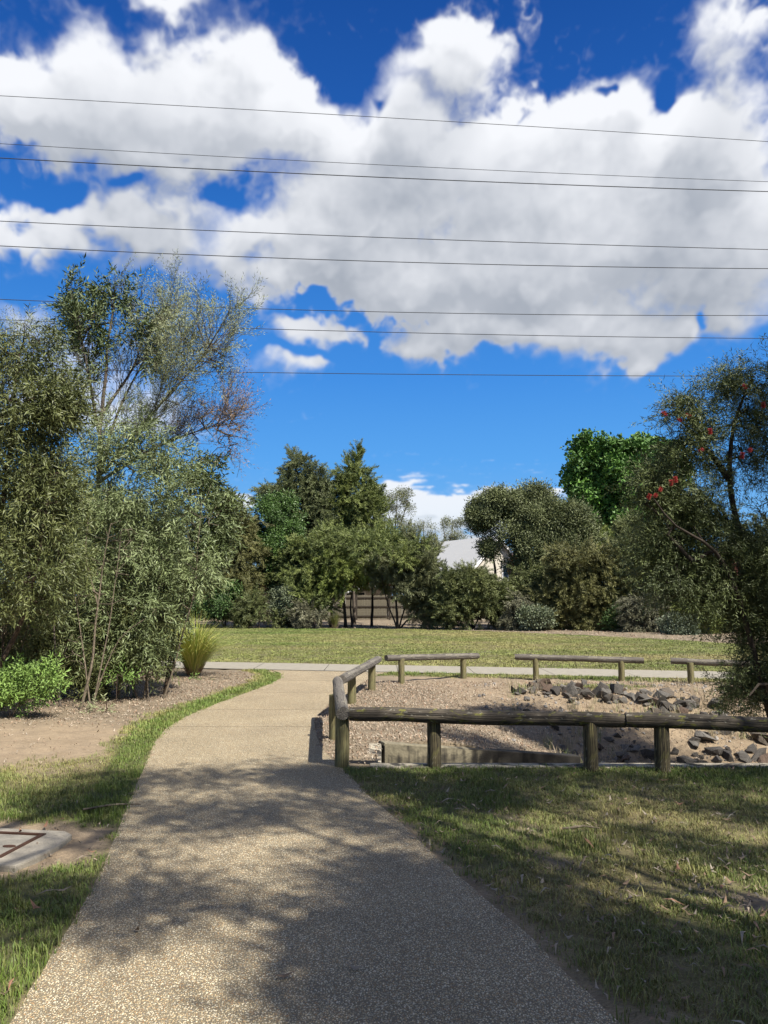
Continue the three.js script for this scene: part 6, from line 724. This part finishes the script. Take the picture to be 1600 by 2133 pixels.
// ───────────────────────── grass ─────────────────────────
const grassMat = new THREE.MeshStandardMaterial({ color: 0xffffff, roughness: 0.6 });
function sow(name, label, geos, test, x0, x1, z0, z1, step, seed, lush, vary = 0.7) {
  const r = mulberry(seed), lists = geos.map(() => []), up = V(0, 1, 0), q = new THREE.Quaternion();
  for (let z = z0; z < z1; z += step) for (let x = x0; x < x1; x += step) {
    const px = x + (r() - .5) * step * 1.6, pz = z + (r() - .5) * step * 1.6, rot = r(), pick = Math.floor(r() * geos.length), f = r(), s = 0.7 + 0.6 * r(), sel = r();
    if (!test(px, pz) || inPath(px, pz, 0.035 * (1 + 1.2 * n3(px * 5, 3, pz * 5))) || inFoot(px, pz)) continue;
    const [g, , dry] = cover(px, pz); if (sel > g * (0.75 + 0.8 * n3(px * 3, 2, pz * 3))) continue;
    const k = clamp(dry * 0.9 + (f - 0.5) * vary, 0, 1), v = (0.8 + 0.4 * rot) * 0.87, hs = s * lerp(1.1, 0.75, dry) * (0.75 + 1.1 * Math.max(0, n3(px * 1.6 + 3, 8, pz * 1.6)));
    lists[pick].push([new THREE.Matrix4().compose(V(px, ground(px, pz) , pz), q.setFromAxisAngle(up, rot * 6.2832).clone(), V(s, hs, s)), rgb(lerp(.125, .34, k) * v * lush, lerp(.19, .30, k) * v * lush, lerp(.03, .115, k) * v * lush)]);
  }
  const t = new THREE.Group(); t.name = name; t.userData = { kind: 'stuff', label, category: 'grass' }; scene.add(t);
  lists.forEach((l, i) => l.length && instanced('blades', geos[i], grassMat, l, t));
  return lists.reduce((a, l) => a + l.length, 0);
}
const near = [tuft(1, 9, .03, .016, .036, .0019), tuft(2, 9, .035, .02, .045, .002), tuft(3, 8, .03, .012, .03, .0019), tuft(4, 7, .03, .022, .065, .002)], mid = [tuft(5, 16, .07, .025, .06, .003), tuft(6, 16, .08, .02, .05, .003)], farT = [tuft(7, 30, .19, .016, .036, .006), tuft(8, 30, .19, .014, .032, .006)];
let count = 0;
count += sow('verge_grass', 'short green verge grass left of the path', near, (x, z) => x < along(LEFT, z) + 0.04, -4.2, -1.2, -9.2, -2.5, 0.03, 1, 1);
count += sow('lawn_grass', 'patchy dappled lawn grass right of the path', near, (x, z) => z > EDGE + 0.06 && x > along(RIGHT, z) - 0.04, -0.6, 4.8, EDGE + 0.03, -2.5, 0.028, 2, 1);
count += sow('edging_grass', 'strip of green grass along the bed and the path bend', mid, (x, z) => x < along(LEFT, z) + 0.04, -5, -1.9, -17.4, -9.0, 0.05, 3, 1.1);
count += sow('bank_grass', 'thin grass beside the footpath and on the drain bank', mid, (x, z) => x > along(RIGHT, z), -0.4, 9, -17.4, -12.8, 0.06, 4, 1.05);
count += sow('far_lawn_grass', 'mown lawn between the footpath and the trees', farT, (x, z) => z < FPF(x), -17, 17, -43, -16.4, 0.15, 5, 1.12, 0.35);
console.log('grass tufts', count);

// ───────────────────────── leaf litter and fallen leaves ─────────────────────────
{
  const r = mulberry(99), mk = (len, wid, bend, seed) => { const b = new Builder(), q = mulberry(seed); leafTo(b, V(-len / 2, 0.004, 0), V(1, 0.05, 0).normalize(), V(0, 0.1 * q(), 1).normalize(), len, wid, bend, 4); return b.geo(); };
  const geos = [mk(.075, .018, .5, 1), mk(.09, .016, -.6, 2), mk(.06, .022, .8, 3), mk(.045, .02, .3, 4)], cols = [[.34, .26, .185], [.39, .315, .235], [.24, .17, .115], [.43, .365, .285], [.30, .195, .125], [.20, .16, .12]], up = V(0, 1, 0);
  const lists = geos.map(() => []), far = geos.map(() => []);
  const drop = (x, z, s, into = lists, lift = 0.006) => { const c = cols[Math.floor(r() * 6)], turf = lift > 0.01, v = (0.75 + 0.5 * r()) * (turf ? 0.72 : 1), e = new THREE.Euler((r() - .5) * (turf ? 0.5 : 1.1), r() * 6.28, (r() - .5) * (turf ? 0.3 : 0.7)); into[Math.floor(r() * 4)].push([new THREE.Matrix4().compose(V(x, ground(x, z) + lift + r() * 0.012, z), new THREE.Quaternion().setFromEuler(e), V(s, s, s)), rgb(c[0] * v, c[1] * v, c[2] * v)]); };
  const scatter = (n, x0, x1, z0, z1, s, f, into, lift) => { for (let i = 0; i < n; i++) { const x = lerp(x0, x1, r()), z = lerp(z0, z1, r()), k = r(); if (inPath(x, z) || inFoot(x, z) || basin(x, z) < -1.03) continue; const c = cover(x, z); if (k < f(c, x, z)) drop(x, z, s * (0.6 + 0.7 * r()), into, lift); } };
  scatter(34000, -0.9, 6.5, -15.2, -7.7, 0.72, (c) => 0.28 + 0.8 * c[1]);
  scatter(20000, -8, -2, -17, -8.6, 0.7, (c) => 0.06 + 0.95 * c[1]);
  scatter(5200, -0.3, 4.4, -7.5, -2.6, 0.85, (c, x, z) => 0.10 + 0.8 * (1 - c[0]) + 0.5 * ss(1.5, 0.4, Math.hypot((x - 2.1) / 1.3, (z + 4.3) / 0.7)), undefined, 0.018);
  scatter(1500, -4.2, -1.4, -8.8, -2.6, 0.6, (c) => 0.12 + 0.5 * (1 - c[0]), undefined, 0.016);
  scatter(9000, -16, 17, -48, -27, 1.9, (c) => 0.9 * c[1] , far);
  const t = new THREE.Group(); t.name = 'leaf_litter'; t.userData = { kind: 'stuff', label: 'dry brown leaf litter on the beds and banks', category: 'litter' }; scene.add(t);
  lists.forEach((l, i) => instanced('leaves', geos[i], leafMat.dull, l, t)); far.forEach((l, i) => instanced('leaves', geos[i], leafMat.dull, l, t));
  // larger fallen leaves one can point at
  const lm = [std(.23, .12, .07, .8), std(.25, .20, .145, .85), std(.19, .13, .085, .85), std(.28, .235, .18, .85)], big = [mk(.09, .022, .3, 8), mk(.10, .018, -.35, 9), mk(.075, .024, .4, 10)];
  const leafAt = (x, z, label, group, m, y = 0.012) => { const k = new THREE.Mesh(big[Math.floor(r() * 3)], m); k.name = numbered('fallen_leaf'); k.position.set(x, y, z); k.rotation.set((r() - .5) * 0.45, r() * 6.28, (r() - .5) * 0.3); const s = 0.75 + 0.5 * r(); k.scale.set(s, s, s); k.userData = { label, category: 'leaf', group }; k.castShadow = k.receiveShadow = true; scene.add(k); };
  for (let i = 0; i < 46; i++) { const z = -3.0 - 4.2 * Math.pow(r(), 0.9), x = along(RIGHT, z) + 0.12 + r() * (2.5 - 0.1 * z); leafAt(x, z, 'dry curled gum leaf lying on the right-hand lawn', 'fallen leaves on the lawn', lm[Math.floor(r() * 4)], ground(x, z) + 0.035); }
  for (let i = 0; i < 13; i++) { const z = -3.05 - 3.2 * r(), x = along(LEFT, z) - 0.05 - r() * 0.7; leafAt(x, z, 'orange-brown gum leaf lying in the left verge', 'fallen leaves in the verge', lm[i % 3 ? 0 : 1], ground(x, z) + 0.035); }
  for (const [x, z, m, label] of [[-0.13, -3.52, 3, 'pale sickle-shaped leaf on the path, nearest of two'], [-0.42, -3.45, 2, 'small brown leaf on the path left of the pale sickle leaf'], [-1.18, -3.9, 2, 'tan leaf near the left edge of the path'], [0.20, -5.35, 2, 'brown leaf by the shaded right edge of the path'], [0.58, -4.05, 1, 'tan leaf at the right path edge beside bare soil']]) leafAt(x, z, label, undefined, lm[m], 0.024);
  for (const [x, z, a, l, label] of [[1.35, -5.5, 0.2, .17, 'pale dead stick lying across the right lawn'], [-2.05, -6.05, 0.5, .26, 'thin dry stick lying in the left verge'], [-3.2, -15.4, -0.3, .3, 'dark stick on the bed near the tussock']]) {
    const b = new Builder(), P = []; for (let i = 0; i <= 5; i++) P.push(V((i / 5 - .5) * l * 1.6, 0.008 + 0.012 * Math.sin(i), 0.03 * Math.sin(i * 1.3)));
    const m = new THREE.Mesh(b.tube(P, [.007, .009, .008, .008, .006, .004], 6).geo(), BARK.pale); m.name = numbered('stick'); m.position.set(x, ground(x, z) + 0.03, z); m.rotation.y = a; m.userData = { label, category: 'stick' }; m.castShadow = m.receiveShadow = true; scene.add(m);
  }
}

// red flower spikes on the bottlebrush
{
  const t = scene.children.find((o) => o.name === 'bottlebrush_tree'), fl = new Builder(), r = mulberry(3), fm = std(.36, .03, .03, .8);
  for (let i = 0; i < 130; i++) { const a = i * 2.4, y = i / 130 * 0.085, l = 0.026 + 0.01 * r(); fl.twig(0, y, 0, 0.0016, Math.cos(a) * l, y + 0.008 * (r() - .2), Math.sin(a) * l, 0.0012, 3); }
  const g = fl.geo();
  for (const [x, y, z] of [[4.61,4.25,-9.6],[3.61,3.92,-9.7],[3.76,3.88,-9.7],[4.08,3.63,-9.5],[4.55,3.42,-9.5],[3.42,2.92,-9.5],[3.56,2.98,-9.5],[3.39,2.86,-9.6],[4.02,3.47,-9.6],[3.62,3.02,-9.5],[3.89,3.88,-9.6],[4.81,3.99,-9.6],[3.3,2.83,-9.6],[4.5,3.34,-9.6]]) { const m = part('flower', g, fm, t); m.position.set(x - t.position.x, y - t.position.y, z - t.position.z); m.rotation.set((r() - .5) * 2.4, r() * 6, (r() - .5) * 2.4); m.scale.setScalar(0.7 + 0.35 * r()); }
}

renderer.render(scene, camera);
